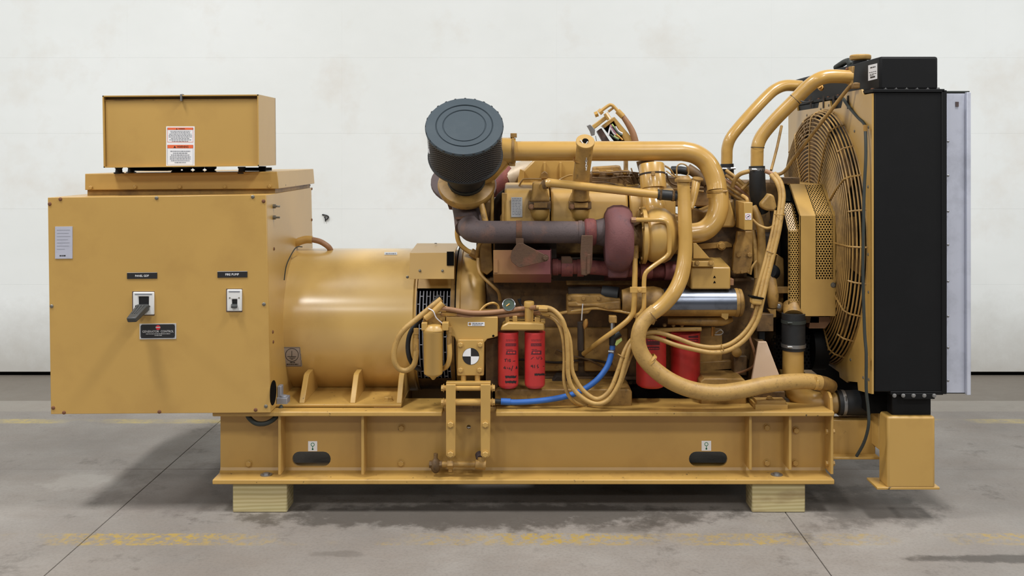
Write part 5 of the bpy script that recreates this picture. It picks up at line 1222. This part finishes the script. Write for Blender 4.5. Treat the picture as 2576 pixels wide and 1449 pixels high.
# ---- far-bank wiring box standing on the engine
wb = bpy.data.objects.new('wiring_box', None); place(wb, P(1550, 350, 0.7), G)
def wq(px, py, Y=0.7): return P(px, py, Y)
MB().prism([wq(1517, 318), wq(1543, 298), wq(1592, 356), wq(1592, 372), wq(1560, 372)], (0, 0.06, 0)).build('back_plate', 'black_void', wb)
MB().prism([wq(1540, 296, .66), wq(1546, 294, .66), wq(1596, 354, .66), wq(1600, 372, .66), wq(1580, 372, .66)], (0, 0.12, 0)).build('side_plate', 'paint', wb, bevel=0.003)
MB().prism([wq(1515, 316, .66), wq(1543, 295, .66), wq(1546, 303, .66), wq(1522, 322, .66)], (0, 0.12, 0)).build('top_plate', 'paint', wb, bevel=0.003)
MB().prism([wq(1503, 330, .68), wq(1513, 322, .68), wq(1536, 358, .68), wq(1534, 372, .68), wq(1526, 372, .68)], (0, 0.1, 0)).build('side_plate', 'exhaust', wb, bevel=0.003)
MB().prism([wq(1486, 318, .64), wq(1524, 290, .64), wq(1530, 298, .64), wq(1494, 326, .64)], (0, 0.06, 0)).build('clamp_bar', 'paint', wb, bevel=0.004)
MB().prism([wq(1476, 316, .62), wq(1486, 313, .62), wq(1497, 326, .62), wq(1496, 340, .62), wq(1488, 342, .62), wq(1484, 330, .62)], (0, 0.03, 0)).build('hook_plate', 'steel', wb, bevel=0.002)
MB().tube([wq(1523, 285, .63), wq(1533, 300, .63)], 0.014, 8).build('band', 'paint_pipe', wb)
MB().tube([wq(1496, 289, .66), wq(1504, 286, .66)], 0.018, 6).tube([wq(1507, 284, .66), wq(1514, 278, .66)], 0.017, 8).build('union', 'paint_pipe', wb)
MB().tube([wq(1512, 279, .66), wq(1530, 266, .66), wq(1538, 264, .66), wq(1546, 270, .66), wq(1556, 282, .66)], 0.0095, 8, smooth=4).build('pipe', 'paint_pipe', wb)
MB().tube([wq(1530, 281, .67), wq(1542, 272, .67)], 0.007, 8).build('pipe', 'paint_pipe', wb)
MB().tube([wq(1553, 279, .66), wq(1567, 293, .66)], 0.017, 12).build('ferrule', 'paint_pipe', wb)
MB().tube([wq(1565, 290, .66), wq(1580, 312, .66), wq(1592, 335, .66), wq(1600, 362, .66)], [0.014, 0.017, 0.019, 0.019], 12, smooth=4).build('hose', 'hose_brown', wb)
for i, (m_, pts) in enumerate((('wire_white', ((1536, 318), (1532, 332), (1530, 342))), ('wire_white', ((1537, 322), (1544, 336), (1556, 342))), ('wire_pink', ((1535, 314), (1546, 330), (1554, 344))), ('wire_lime', ((1539, 312), (1550, 328), (1558, 344))), ('wire_white', ((1548, 318), (1556, 330), (1566, 336))), ('wire_green', ((1541, 318), (1556, 336), (1566, 340))), ('wire_lime', ((1544, 342), (1552, 347), (1558, 348))), ('wire_green', ((1535, 338), (1545, 346), (1556, 352))), ('brass', ((1550, 338), (1562, 348), (1566, 352))))):
    MB().tube([wq(x, y, .655 - i * .002) for x, y in pts], 0.0055, 6, smooth=3).build('wire', m_, wb)
ptube('hanging_wire', [(1498, 342, .6), (1500, 352, .6), (1501, 364, .6)], 1.6, 'grey_rubber', G, seg=5)

# ---- radiator
RX0, RX1, RY0, RY1 = 1.711, P(2378, 0, -0.1).x, -0.10, 1.45
RZ0, RZ1 = P(0, 986, -0.1).z, P(0, 232, -0.1).z
RCY, RCZ = 0.675, 1.345
rad = MB().box(RX0 + 0.012, RX1, RY0, RY1, RZ0, RZ1).build('radiator', 'black_paint', G, bevel=0.006)
MB().box(RX1 - 0.02, RX1 + 0.006, RY0 - 0.006, RY1, RZ0 - 0.01, RZ1 + 0.01).build('edge_channel', 'black_paint', rad, bevel=0.003)
tx0, tx1 = P(2213, 0, RY0).x, P(2360, 0, RY0).x
tz0, tz1 = P(0, 226, RY0).z, P(0, 142, RY0).z
MB().box(tx0, tx1, RY0, RY1, tz0, tz1).build('top_tank', 'black_paint', rad, bevel=0.012, seg=3)
MB().box(tx0 - 0.035, tx1 + 0.03, RY0 - 0.006, RY1, RZ1, tz0 + 0.004).build('tank_flange', 'black_paint', rad, bevel=0.002)
for i in range(6): bolt(rad, (tx0 + 0.03 + i * 0.052, RY0 + 0.008, tz0 + 0.004), 0.0085, (0, 0, 1), 'steel')
for i in range(8): bolt(rad, (tx0 - 0.018, RY0 + 0.05 + i * 0.18, tz0 + 0.004), 0.0085, (0, 0, 1), 'screw_rust')
# tank label on the left side of the tank
def tank_pt(u, v, e=0.001):
    d_ = (tx0 - e) * F / (u - PX); return Vector((tx0 - e, d_ - D, ZC - (v - PY) * d_ / F))
mb = MB(); sl_ = -0.24
fn = lambda u, v: tank_pt(u, v + (2207 - u) * -sl_ , .001); fn2 = lambda u, v: tank_pt(u, v + (2207 - u) * -sl_, .0018)
mb.quad2(fn, 2184, 198, 2207, 159, 0); mb.words(fn2, 2189, 2202, 168, 3, 1); mb.words(fn2, 2186, 2204, 179, 1.4, 1); mb.words(fn2, 2188, 2204, 184, 1.4, 1); mb.words(fn2, 2188, 2198, 187, 1.4, 1); mb.quad2(fn2, 2189, 193, 2201, 189, 1)
mb.build('tank_label', ['white_label', 'ink_black'], rad, smooth=False)
# filler cap and overflow neck
pc = Vector((1.80, 0.33, tz1))
capo = MB().lathe(pc, (0, 0, 1), [(0, 0.035), (0.022, 0.035), (0.024, 0.052), (0.03, 0.056), (0.044, 0.056), (0.05, 0.05), (0.05, 0.0)], 28).build('radiator_cap', 'hose_tan', rad)
MB().lathe(pc, (0, 0, 1), [(0, 0.04), (0.018, 0.04)], 20).build('filler_neck', 'black_paint', rad)
MB().tube([(1.8, 0.5, tz1), (1.8, 0.5, tz1 + 0.03), (1.8, 0.58, tz1 + 0.035), (1.78, 0.68, tz1 + 0.01)], 0.018, 10, smooth=3).build('overflow_neck', 'grey_rubber', rad)
# bottom tank
bx0_, bx1_ = P(2246, 0, -0.08).x, P(2345, 0, -0.08).x
MB().box(bx0_, bx1_, -0.07, 1.4, P(0, 1047, -0.07).z, RZ0 + 0.005).build('bottom_tank', 'black_paint', rad, bevel=0.008)
MB().box(P(2240, 0, RY0).x, P(2372, 0, RY0).x, RY0 - 0.004, 1.42, RZ0 - 0.014, RZ0 + 0.004).build('tank_flange', 'black_paint', rad, bevel=0.002)
MB().pbox(2272, 990, 2352, 1004, RY0 - 0.012, RY0 + 0.03).build('flange_strip', 'black_paint', rad, bevel=0.002)
for px in (2250, 2272, 2298, 2325, 2350): bolt(rad, P(px, 995, RY0 - 0.012), 0.008, m='steel')
MB().box(RX0 + 0.02, bx0_, 0.0, 1.4, P(0, 1040, 0).z, RZ0).build('under_shade', 'black_void', rad)  # black filler painting the shade under the radiator
# shroud plate facing the engine
def yz(u, v): return (RX0, u, v)
hole = [(RCY + 0.70 * math.cos(2 * math.pi * k / 48), RCZ + 0.70 * math.sin(2 * math.pi * k / 48)) for k in range(48)]
zt_, zb_ = RZ1 - 0.006, RZ0 - 0.01
outer = [(RY0, zb_), (RY0 + 0.2, zb_ - 0.03), (RY0 + 0.21, zb_ + 0.01), (RY0 + 0.36, zb_ - 0.02), (RY0 + 0.37, zb_ - 0.03), (RY0 + 0.5, zb_ - 0.03), (RY0 + 0.51, zb_ - 0.005), (RY1 - 0.2, zb_ - 0.005), (RY1, zb_ + 0.05), (RY1, zt_), (RY1 - 0.2, zt_), (RY1 - 0.22, zt_ - 0.03), (RCY + .12, zt_ - .03), (RCY + .1, zt_ - 0.0), (RCY - .1, zt_), (RCY - 0.13, zt_ - 0.05), (RCY - 0.3, zt_ - 0.05), (RCY - 0.36, zt_ + 0.03), (RY0 + 0.15, zt_ + 0.03), (RY0 + 0.12, zt_), (RY0, zt_)]
shr = MB().plate([outer, hole], yz, (0.010, 0, 0)).build('fan_shroud', 'paint', G)
def shr_pt(px, py):
    d_ = RX0 * F / (px - PX); return Vector((RX0, d_ - D, ZC - (py - PY) * d_ / F))
for px, py in ((2185, 320), (2150, 330), (2184, 470), (2184, 640), (2185, 735), (2172, 950), (2186, 955), (2140, 905), (2085, 265), (2065, 275), (2030, 290)):
    bolt(shr, shr_pt(px, py), 0.008, (-1, 0, 0), 'screw_grey', 'round', 'screw')
for px in (2040, 2072, 2097, 2134):
    p = shr_pt(px, 250); MB().box(RX0 - 0.003, RX0 + 0.001, p.y - 0.012, p.y + 0.012, p.z - 0.05, p.z + 0.02).build('slot_mark', 'soot_and_shade', shr)
# fan, its paint darkened to stand for shade behind the guard wires
fan = MB().lathe((1.655, RCY, RCZ), (1, 0, 0), [(0, 0.11), (0.01, 0.13), (0.05, 0.13)], 24).build('fan', 'paint_greasy', G)
for k in range(8):
    a_ = 2 * math.pi * k / 8; e1 = Vector((0, math.cos(a_), math.sin(a_))); e2 = Vector((0, -math.sin(a_), math.cos(a_))); c = Vector((1.68, RCY, RCZ)); xx = Vector((1, 0, 0))
    q = []
    for rr, w, tw in ((0.12, 0.07, 0.03), (0.4, 0.12, 0.022), (0.66, 0.15, 0.016)):
        q.append((c + e1 * rr - e2 * w - xx * tw, c + e1 * rr + e2 * w + xx * tw))
    mb = MB(); t_ = xx * 0.003
    for (a0_, b0_), (a1_, b1_) in zip(q[:-1], q[1:]): mb.hexa([a0_, b0_, b1_, a1_, a0_ + t_, b0_ + t_, b1_ + t_, a1_ + t_])
    mb.build('blade', 'paint_greasy', fan)
# wire fan guard: concentric rings, side rings and spokes
fg = bpy.data.objects.new('fan_guard', None); place(fg, (1.63, RCY, RCZ), G)
GX = 1.63
def ring(r, x, t_=0.0042, seg=72, m='paint_guard'):
    return MB().tube([(x, RCY + r * math.cos(2 * math.pi * k / seg), RCZ + r * math.sin(2 * math.pi * k / seg)) for k in range(seg + 1)], t_, 6, caps=False).build('ring_wire', m, fg)
r_ = 0.10
while r_ < 0.672: ring(r_, GX + 0.02 * max(0.0, (r_ - 0.55) / 0.12) ** 2 * 0.5, 0.0045); r_ += 0.0218
for r2, x2 in ((0.686, GX + 0.018), (0.698, GX + 0.034), (0.706, GX + 0.05), (0.712, GX + 0.066), (0.716, GX + 0.08)): ring(r2, x2, 0.0046)
for k in range(12):
    a_ = math.pi / 2 + 2 * math.pi * k / 12
    pts = [(GX - 0.006, 0.06), (GX - 0.006, 0.55), (GX + 0.004, 0.672), (GX + 0.03, 0.70), (GX + 0.082, 0.718)]
    MB().tube([(x2, RCY + r2 * math.cos(a_), RCZ + r2 * math.sin(a_)) for x2, r2 in pts], 0.005, 6).build('spoke', 'paint_guard', fg)
for k in range(12):
    a_ = math.pi / 2 + 2 * math.pi * (k + .5) / 12
    MB().tube([(x2, RCY + r2 * math.cos(a_), RCZ + r2 * math.sin(a_)) for x2, r2 in ((GX + 0.004, 0.672), (GX + 0.03, 0.70), (GX + 0.082, 0.718))], 0.005, 6).build('stay', 'paint_guard', fg)
# outlet duct frame on the far side of the radiator
dx0, dx1 = RX1 + 0.004, P(2437, 0, -0.06).x
du = MB()
dz0, dz1 = P(0, 990, -0.06).z, P(0, 233, -0.06).z
du.box(dx0, dx1, -0.06, -0.056, dz0, dz1); du.box(dx0, dx1, 1.39, 1.394, dz0, dz1); du.box(dx0, dx1, -0.06, 1.394, dz1 - .004, dz1); du.box(dx0, dx1, -0.06, 1.394, dz0, dz0 + .004)
duo = du.build('duct_frame', 'galvanised', G)
MB().box(dx1 - 0.02, dx1, -0.085, -0.06, dz0 - 0.002, dz1).build('outer_lip', 'galvanised', duo, bevel=0.002)
MB().box(dx0, dx0 + 0.018, -0.068, -0.06, dz0, dz1 - 0.03).build('inner_lip', 'galvanised', duo, bevel=0.002)
MB().box(dx0 + 0.01, dx1 + 0.004, -0.06, 1.39, dz1, dz1 + 0.008).build('top_lip', 'grey_rubber', duo)
MB().pbox(2404, 256, 2412, 268, -0.064, -0.06).build('patch', 'exhaust', duo)
for py in (356, 442, 532, 616, 708, 796, 875, 958): bolt(duo, P(2385, py, -0.068), 0.006, m='steel', kind='round', name='screw')
# foot under the radiator and its arm to the skid
ft = bpy.data.objects.new('radiator_foot', None); place(ft, (1.9, 0.0, P(0, 1231, -0.1).z), G)
fx0, fx1 = P(2232, 0, RY0).x, P(2353, 0, RY0).x; fz0, fz1 = P(0, 1229, RY0).z, P(0, 1048, RY0).z
MB().box(fx0, fx1, RY0, 0.02, fz0, fz1).build('leg', 'paint', ft, bevel=0.012, seg=3)
MB().box(fx0 - 0.05, fx1 + 0.022, RY0 - 0.0, 0.05, fz0 - 0.006, fz0 + 0.006).build('base_plate', 'paint_edge', ft, bevel=0.002)
MB().box(fx0, fx1, 0.02, 1.4, fz1 - 0.2, fz1).build('cross_beam', 'paint', ft, bevel=0.006)
MB().box(XR + 0.01, fx0 + 0.02, 0.12, 0.2, 0.265, 0.44).build('arm', 'paint_edge', ft, bevel=0.004)
MB().box(XR + 0.01, fx0 + 0.02, 0.06, 0.2, 0.255, 0.268).build('arm_flange', 'paint_edge', ft, bevel=0.003)
MB().box(XR + 0.01, fx0 + 0.02, 1.05, 1.13, 0.265, 0.44).build('arm', 'paint_edge', ft, bevel=0.004)
# lower coolant outlet: pipe, rubber sleeve, elbow and black hose into the tank
lp = ptube('coolant_outlet', [(1995, 872, 0.22), (1995, 930, 0.22), (1996, 962, 0.22), (2008, 990, 0.22), (2035, 1008, 0.22), (2070, 1014, 0.2), (2112, 1013, 0.18)], [52, 53, 54, 56, 56, 54, 52], 'paint', G, smooth=5, seg=28)
slv = ptube('rubber_sleeve', [(1996, 788, 0.22), (1996, 880, 0.22)], 58, 'black_rubber', lp, smooth=0, seg=28)
clamp_at(lp, P(1996, 868, 0.22), (0, 0, 1), 0.064, 0.018, 'steel'); clamp_at(lp, P(1996, 808, 0.22), (0, 0, 1), 0.064, 0.018, 'grey_rubber')
ptube('upper_pipe', [(1994, 768, 0.27), (1996, 795, 0.22)], 50, 'paint_grimy', lp, smooth=0, seg=24)
bh = ptube('radiator_hose', [(2106, 1013, 0.16), (2135, 1013, 0.16), (2165, 1013, 0.17), (2215, 1012, 0.2)], [60, 62, 64, 64], 'black_rubber', G, smooth=3, seg=28)
clamp_at(bh, P(2119, 1013, 0.16), (1, 0, 0), 0.066, 0.016, 'steel')
# crank pulley guard: dark perforated drum
pg = MB().lathe((P(1952, 0, 0.62).x, 0.62, P(0, 862, 0.62).z), (1, 0, 0), [(0, 0.13), (0.03, 0.15), (0.26, 0.15), (0.28, 0.12)], 36).build('pulley_guard', 'black_paint', G)

# perforated sheet made of small cells, each with a real hole
def perf(mb, org, u, v, nu, nv, pitch, hr, inner=None):
    org, u, v = Vector(org), Vector(u).normalized(), Vector(v).normalized(); vp = pitch * 0.866; h = 8
    for j in range(nv):
        off = 0.5 * pitch if j % 2 else 0.0
        for i in range(nu):
            cx, cy = (i + 0.5) * pitch + off, (j + 0.5) * vp
            if inner and not inner(cx, cy): continue
            sq = [(pitch / 2 * sx, vp / 2 * sy) for sx, sy in ((1, 0), (1, 1), (0, 1), (-1, 1), (-1, 0), (-1, -1), (0, -1), (1, -1))]
            ho = [(hr * math.cos(math.pi / 4 * k), hr * math.sin(math.pi / 4 * k)) for k in range(8)]
            vs = [org + u * (cx + a) + v * (cy + b) for a, b in sq + ho]
            mb.add(vs, [(k, (k + 1) % 8, 8 + (k + 1) % 8, 8 + k) for k in range(8)])
    return mb

# ---- belt guard in front of the fan
bgx0, bgx1 = P(2013, 0, 0.2).x, P(2104, 0, 0.2).x
bz0, bz1 = P(0, 795, 0.2).z, P(0, 543, 0.2).z
bz2 = P(0, 463, 0.41).z
xm0, xm1 = P(2052, 0, 0.2).x, P(2096, 0, 0.2).x
bg = MB().box(bgx0, xm0, 0.2, 0.204, bz0, bz1)
bg.box(xm0, bgx1, 0.2, 0.204, bz0, P(0, 703, 0.2).z); bg.box(xm1, bgx1, 0.2, 0.204, P(0, 703, .2).z, bz1)
sl_v = Vector((0, 0.21, bz2 - bz1)); sl_n = Vector((0, 0.004, 0))
for x0, x1 in ((bgx0, xm0), (xm1, bgx1)):
    c = [Vector((x0, 0.2, bz1)), Vector((x1, 0.2, bz1)), Vector((x1, 0.2, bz1)) + sl_v, Vector((x0, 0.2, bz1)) + sl_v]
    bg.hexa(c + [p + sl_n for p in c])
bg.box(bgx0, bgx1, 0.41, 0.9, bz2 - 0.004, bz2); bg.box(bgx1 - 0.004, bgx1, 0.2, 0.9, bz0, bz1)
bgo = bg.build('belt_guard', 'paint', G)
pit = (xm1 - xm0) / 6.2
nvv = int((bz1 - P(0, 703, .2).z) / (pit * .866)) + 1
perf(MB(), (xm0 - 0.002, 0.2005, P(0, 703, .2).z), (1, 0, 0), (0, 0, 1), 6, nvv, pit, pit * 0.34).build('perforated_front', 'paint', bgo, kind='stuff')
perf(MB(), (xm0 - 0.002, 0.2005, bz1), (1, 0, 0), sl_v, 6, int(sl_v.length / (pit * .866)) + 1, pit, pit * 0.34).build('perforated_top', 'paint', bgo, kind='stuff')
# narrower half of the guard, set back to the left
lx0, lx1 = P(1984, 0, 0.22).x, bgx0 + 0.004
lz0, lz1 = P(0, 770, 0.22).z, P(0, 581, 0.22).z
lv = P(1969, 507, 0.36) - P(1984, 581, 0.22); lv.x = 0
nl = int(round((lx1 - lx0) / pit)); pl = (lx1 - lx0) / (nl + 0.5)
perf(MB(), (lx0, 0.22, lz0 + 0.015), (1, 0, 0), (0, 0, 1), nl, int((lz1 - lz0 - 0.015) / (pl * .866)) + 1, pl, pl * 0.34).build('perforated_side', 'paint', bgo, kind='stuff')
perf(MB(), (lx0, 0.22, lz1), (1, 0, 0), lv, nl, int(lv.length / (pl * .866)), pl, pl * 0.34).build('perforated_slope', 'paint', bgo, kind='stuff')
MB().box(lx0, lx1, 0.22, 0.223, lz0 - 0.012, lz0 + 0.018).build('side_foot', 'paint', bgo)
MB().prism([(lx0, 0.22, lz0), (lx0, 0.22, lz1), (lx0, 0.36, lz1 + lv.z), (lx0, 0.38, lz1 + lv.z), (lx0, 0.235, lz1), (lx0, 0.235, lz0)], (0.003, 0, 0)).build('side_sheet', 'paint', bgo)
MB().prism([(bgx0, 0.2, bz0), (bgx0, 0.2, bz1), (bgx0, 0.41, bz2), (bgx0, 0.43, bz2), (bgx0, 0.22, bz1), (bgx0, 0.22, bz0)], (0.003, 0, 0)).build('side_sheet', 'paint', bgo)
MB().prism([(lx0 + 0.012, 0.3, lz0 + 0.02), (lx0 + 0.012, 0.3, lz1 - 0.02), (lx0 + 0.012, 0.46, lz1 + lv.z - 0.03), (lx0 + 0.012, 0.8, lz1 + lv.z - 0.03), (lx0 + 0.012, 0.8, lz0 + 0.02)], (bgx0 - lx0 - 0.014, 0, 0)).build('belt_shade_left', 'black_void', bgo)  # black block paints the shade behind the narrow half's holes
MB().prism([(bgx0 + 0.03, 0.27, bz0 + 0.02), (bgx0 + 0.03, 0.27, bz1 - 0.02), (bgx0 + 0.03, 0.46, bz2 - 0.04), (bgx0 + 0.03, 0.85, bz2 - 0.04), (bgx0 + 0.03, 0.85, bz0 + 0.02)], (bgx1 - bgx0 - 0.04, 0, 0)).build('belt_shade', 'black_void', bgo)  # black block put in as the shade seen through the guard holes
bolt(bgo, P(2096, 717, 0.2), 0.011, m='screw_grey')
MB().pbox(1985, 795, 2060, 812, 0.3, 0.5).build('guard_foot', 'paint_greasy', bgo)
MB().pprism([(2040, 797), (2100, 797), (2075, 826), (2035, 826)], 0.3, 0.36).build('guard_bracket', 'hose_brown', bgo)
MB().pbox(1953, 447, 2012, 463, 0.45, 0.6).build('bracket', 'paint_greasy', bgo, bevel=0.003)
MB().pbox(1970, 463, 1992, 508, 0.5, 0.6).build('idler_housing', 'grey_rubber', bgo, bevel=0.006)
pd = MB(); px0 = P(1945, 0, 0.46)
perf(pd, (P(1940, 0, .45).x, 0.45, P(0, 925, .45).z), (1, 0, 0), (0, 0, 1), 13, 10, 0.0205, 0.0062).build('perforated_face', 'black_paint', pg, kind='stuff')
MB().lathe((P(2030, 0, .5).x, 0.5, P(0, 870, .5).z), (1, 0, 0), [(0, 0.05), (0.01, 0.13), (0.09, 0.13), (0.1, 0.06)], 32).build('pulley', 'black_paint', pg)

# ---- top coolant pipes to the radiator
n1 = ptube('coolant_pipe', [(1904, 420, .30), (1904.5, 395, .30), (1906, 368, .30), (1918, 340, .30), (1952, 299, .28), (2000, 251, .25), (2034, 217, .22), (2060, 199, .2), (2090, 192, .2), (2142, 194, .2)], [32, 32, 32.5, 33, 33.5, 34, 35, 35, 35, 34], 'paint_pipe', G, smooth=5, seg=26)
n2 = ptube('coolant_pipe', [(1828, 414, 1.0), (1828.5, 395, 1.0), (1830, 370, 1.0), (1842, 341, 1.0), (1883, 292, 1.03), (1928, 244, 1.08), (1952, 224, 1.1), (1978, 215, 1.12), (2016, 217, 1.14)], 29, 'paint_pipe', G, smooth=5, seg=26)
MB().prism([P(2133, 168, .2), P(2145, 166, .17), P(2141, 214, .17), P(2129, 213, .2)], (0.012, 0, 0)).build('flange', 'paint_grimy', n1, bevel=0.003)
bolt(n1, P(2131, 174, .2), 0.008, (-1, 0, 0), 'screw_rust')
for k, (px, py, axd) in enumerate(((1906, 371, (0.05, 0, 1)), (2000, 251, (0.7, -.1, 0.7)))): clamp_at(n1, P(px, py, .29 if k == 0 else .25), axd, 0.0365, 0.004, 'black_plastic', screw=False, name='cable_tie')
ptube('tie_tail', [(2014, 254, .2), (2030, 258, .2), (2046, 254, .22)], 4, 'black_plastic', n1, smooth=2, seg=6)
bhn = ptube('hose_sleeve', [(1904, 418, .30), (1905, 450, .30), (1907, 490, .32), (1916, 530, .36)], [40, 40, 42, 38], 'black_rubber', n1, smooth=3, seg=24)
clamp_at(n1, P(1904, 426, .30), (0, 0, 1), 0.0435, 0.014, 'steel')
bhf = ptube('hose_sleeve', [(1829, 412, 1.0), (1830, 448, 1.0)], 33, 'black_rubber', n2, smooth=0, seg=20)
clamp_at(n2, P(1829, 424, 1.0), (0, 0, 1), 0.042, 0.014, 'steel')
MB().tube([P(1838, 424, .95), P(1850, 423, .95)], 0.008, 6).build('clamp_screw', 'steel', n2)
ptube('brace_rod', [(2156, 213, .1), (2146, 214, .11), (2134, 222, .13), (2082, 288, .22), (2000, 394, .38), (1978, 426, .42), (1964, 437, .44), (1950, 439, .44)], [10, 10, 9.5, 9, 8.5, 8.5, 9, 9], 'paint_grimy', G, smooth=4)
ptube('brace_rod', [(1966, 317, 1.2), (1955, 370, 1.1), (1940, 428, 1.0)], 7, 'paint_grimy', G, smooth=2)
MB().pbox(2146, 208, 2164, 222, 0.08, 0.13).build('brace_lug', 'paint_grimy', G, bevel=0.004)
bolt(shr, P(2154, 212, .1), 0.010, (0, 0, 1), 'paint_grimy')
MB().lathe(P(2066, 222, .45), (-0.6, -1, 0.3), [(0, 0.016), (0.02, 0.016), (0.022, 0.01), (0.04, 0.01)], 10).build('vent_cock', 'brass', G)
dh = ptube('drain_hose', [(2121, 248, .3), (2135, 268, .22), (2158, 295, .1), (2173, 310, .0), (2177, 330, -.06), (2178, 396, -.09), (2174, 479, -.1), (2172, 580, -.11), (2171, 700, -.11), (2175, 835, -.11), (2179, 890, -.12), (2179, 977, -.12), (2184, 1028, -.12), (2185, 1069, -.12), (2174, 1112, -.08), (2155, 1147, -.02)], 8, 'grey_rubber', G, smooth=4, seg=10)
for px, py in ((2177, 322), (2180, 905)): MB().tube([P(px, py - 8, -.1), P(px, py + 8, -.1)], 0.0105, 8).build('joiner', 'brass', dh)

# ---- labels for the parts that look different from the rest of the machine
LABELS = {'radiator': 'flat black radiator casing with bolted top tank', 'turbocharger': 'heat-stained maroon turbine housing', 'exhaust_pipe': 'dark brown exhaust pipe with a rusty strap',
          'air_cleaner': 'black wire-mesh air cleaner drum with blue-grey cap', 'blue_hose': 'blue drain hose', 'oil_filter': 'plain red oil filter can', 'fuel_filter': 'red fuel filter can with black marker scribbles',
          'front_support': 'bare pinkish metal foot plate', 'duct_frame': 'pale grey sheet duct frame', 'radiator_hose': 'short black rubber hose', 'rubber_sleeve': 'black rubber sleeve',
          'drain_hose': 'thin dark green-grey hose', 'target_disc': 'black and white quartered target disc', 'warning_sticker': 'white sticker with orange warning bars', 'cooler_sleeve': 'shiny silver sleeve',
          'exhaust_manifold': 'dull red exhaust manifold', 'lever': 'black ribbed lever', 'key_sticker': 'white sticker with a green key', 'maker_plate': 'black plate reading GENERATOR CONTROL'}
for o in list(bpy.data.objects):
    k = o.name.split('.')[0]
    if o.parent is not None and k in LABELS and 'label' not in o: o['label'] = LABELS[k]
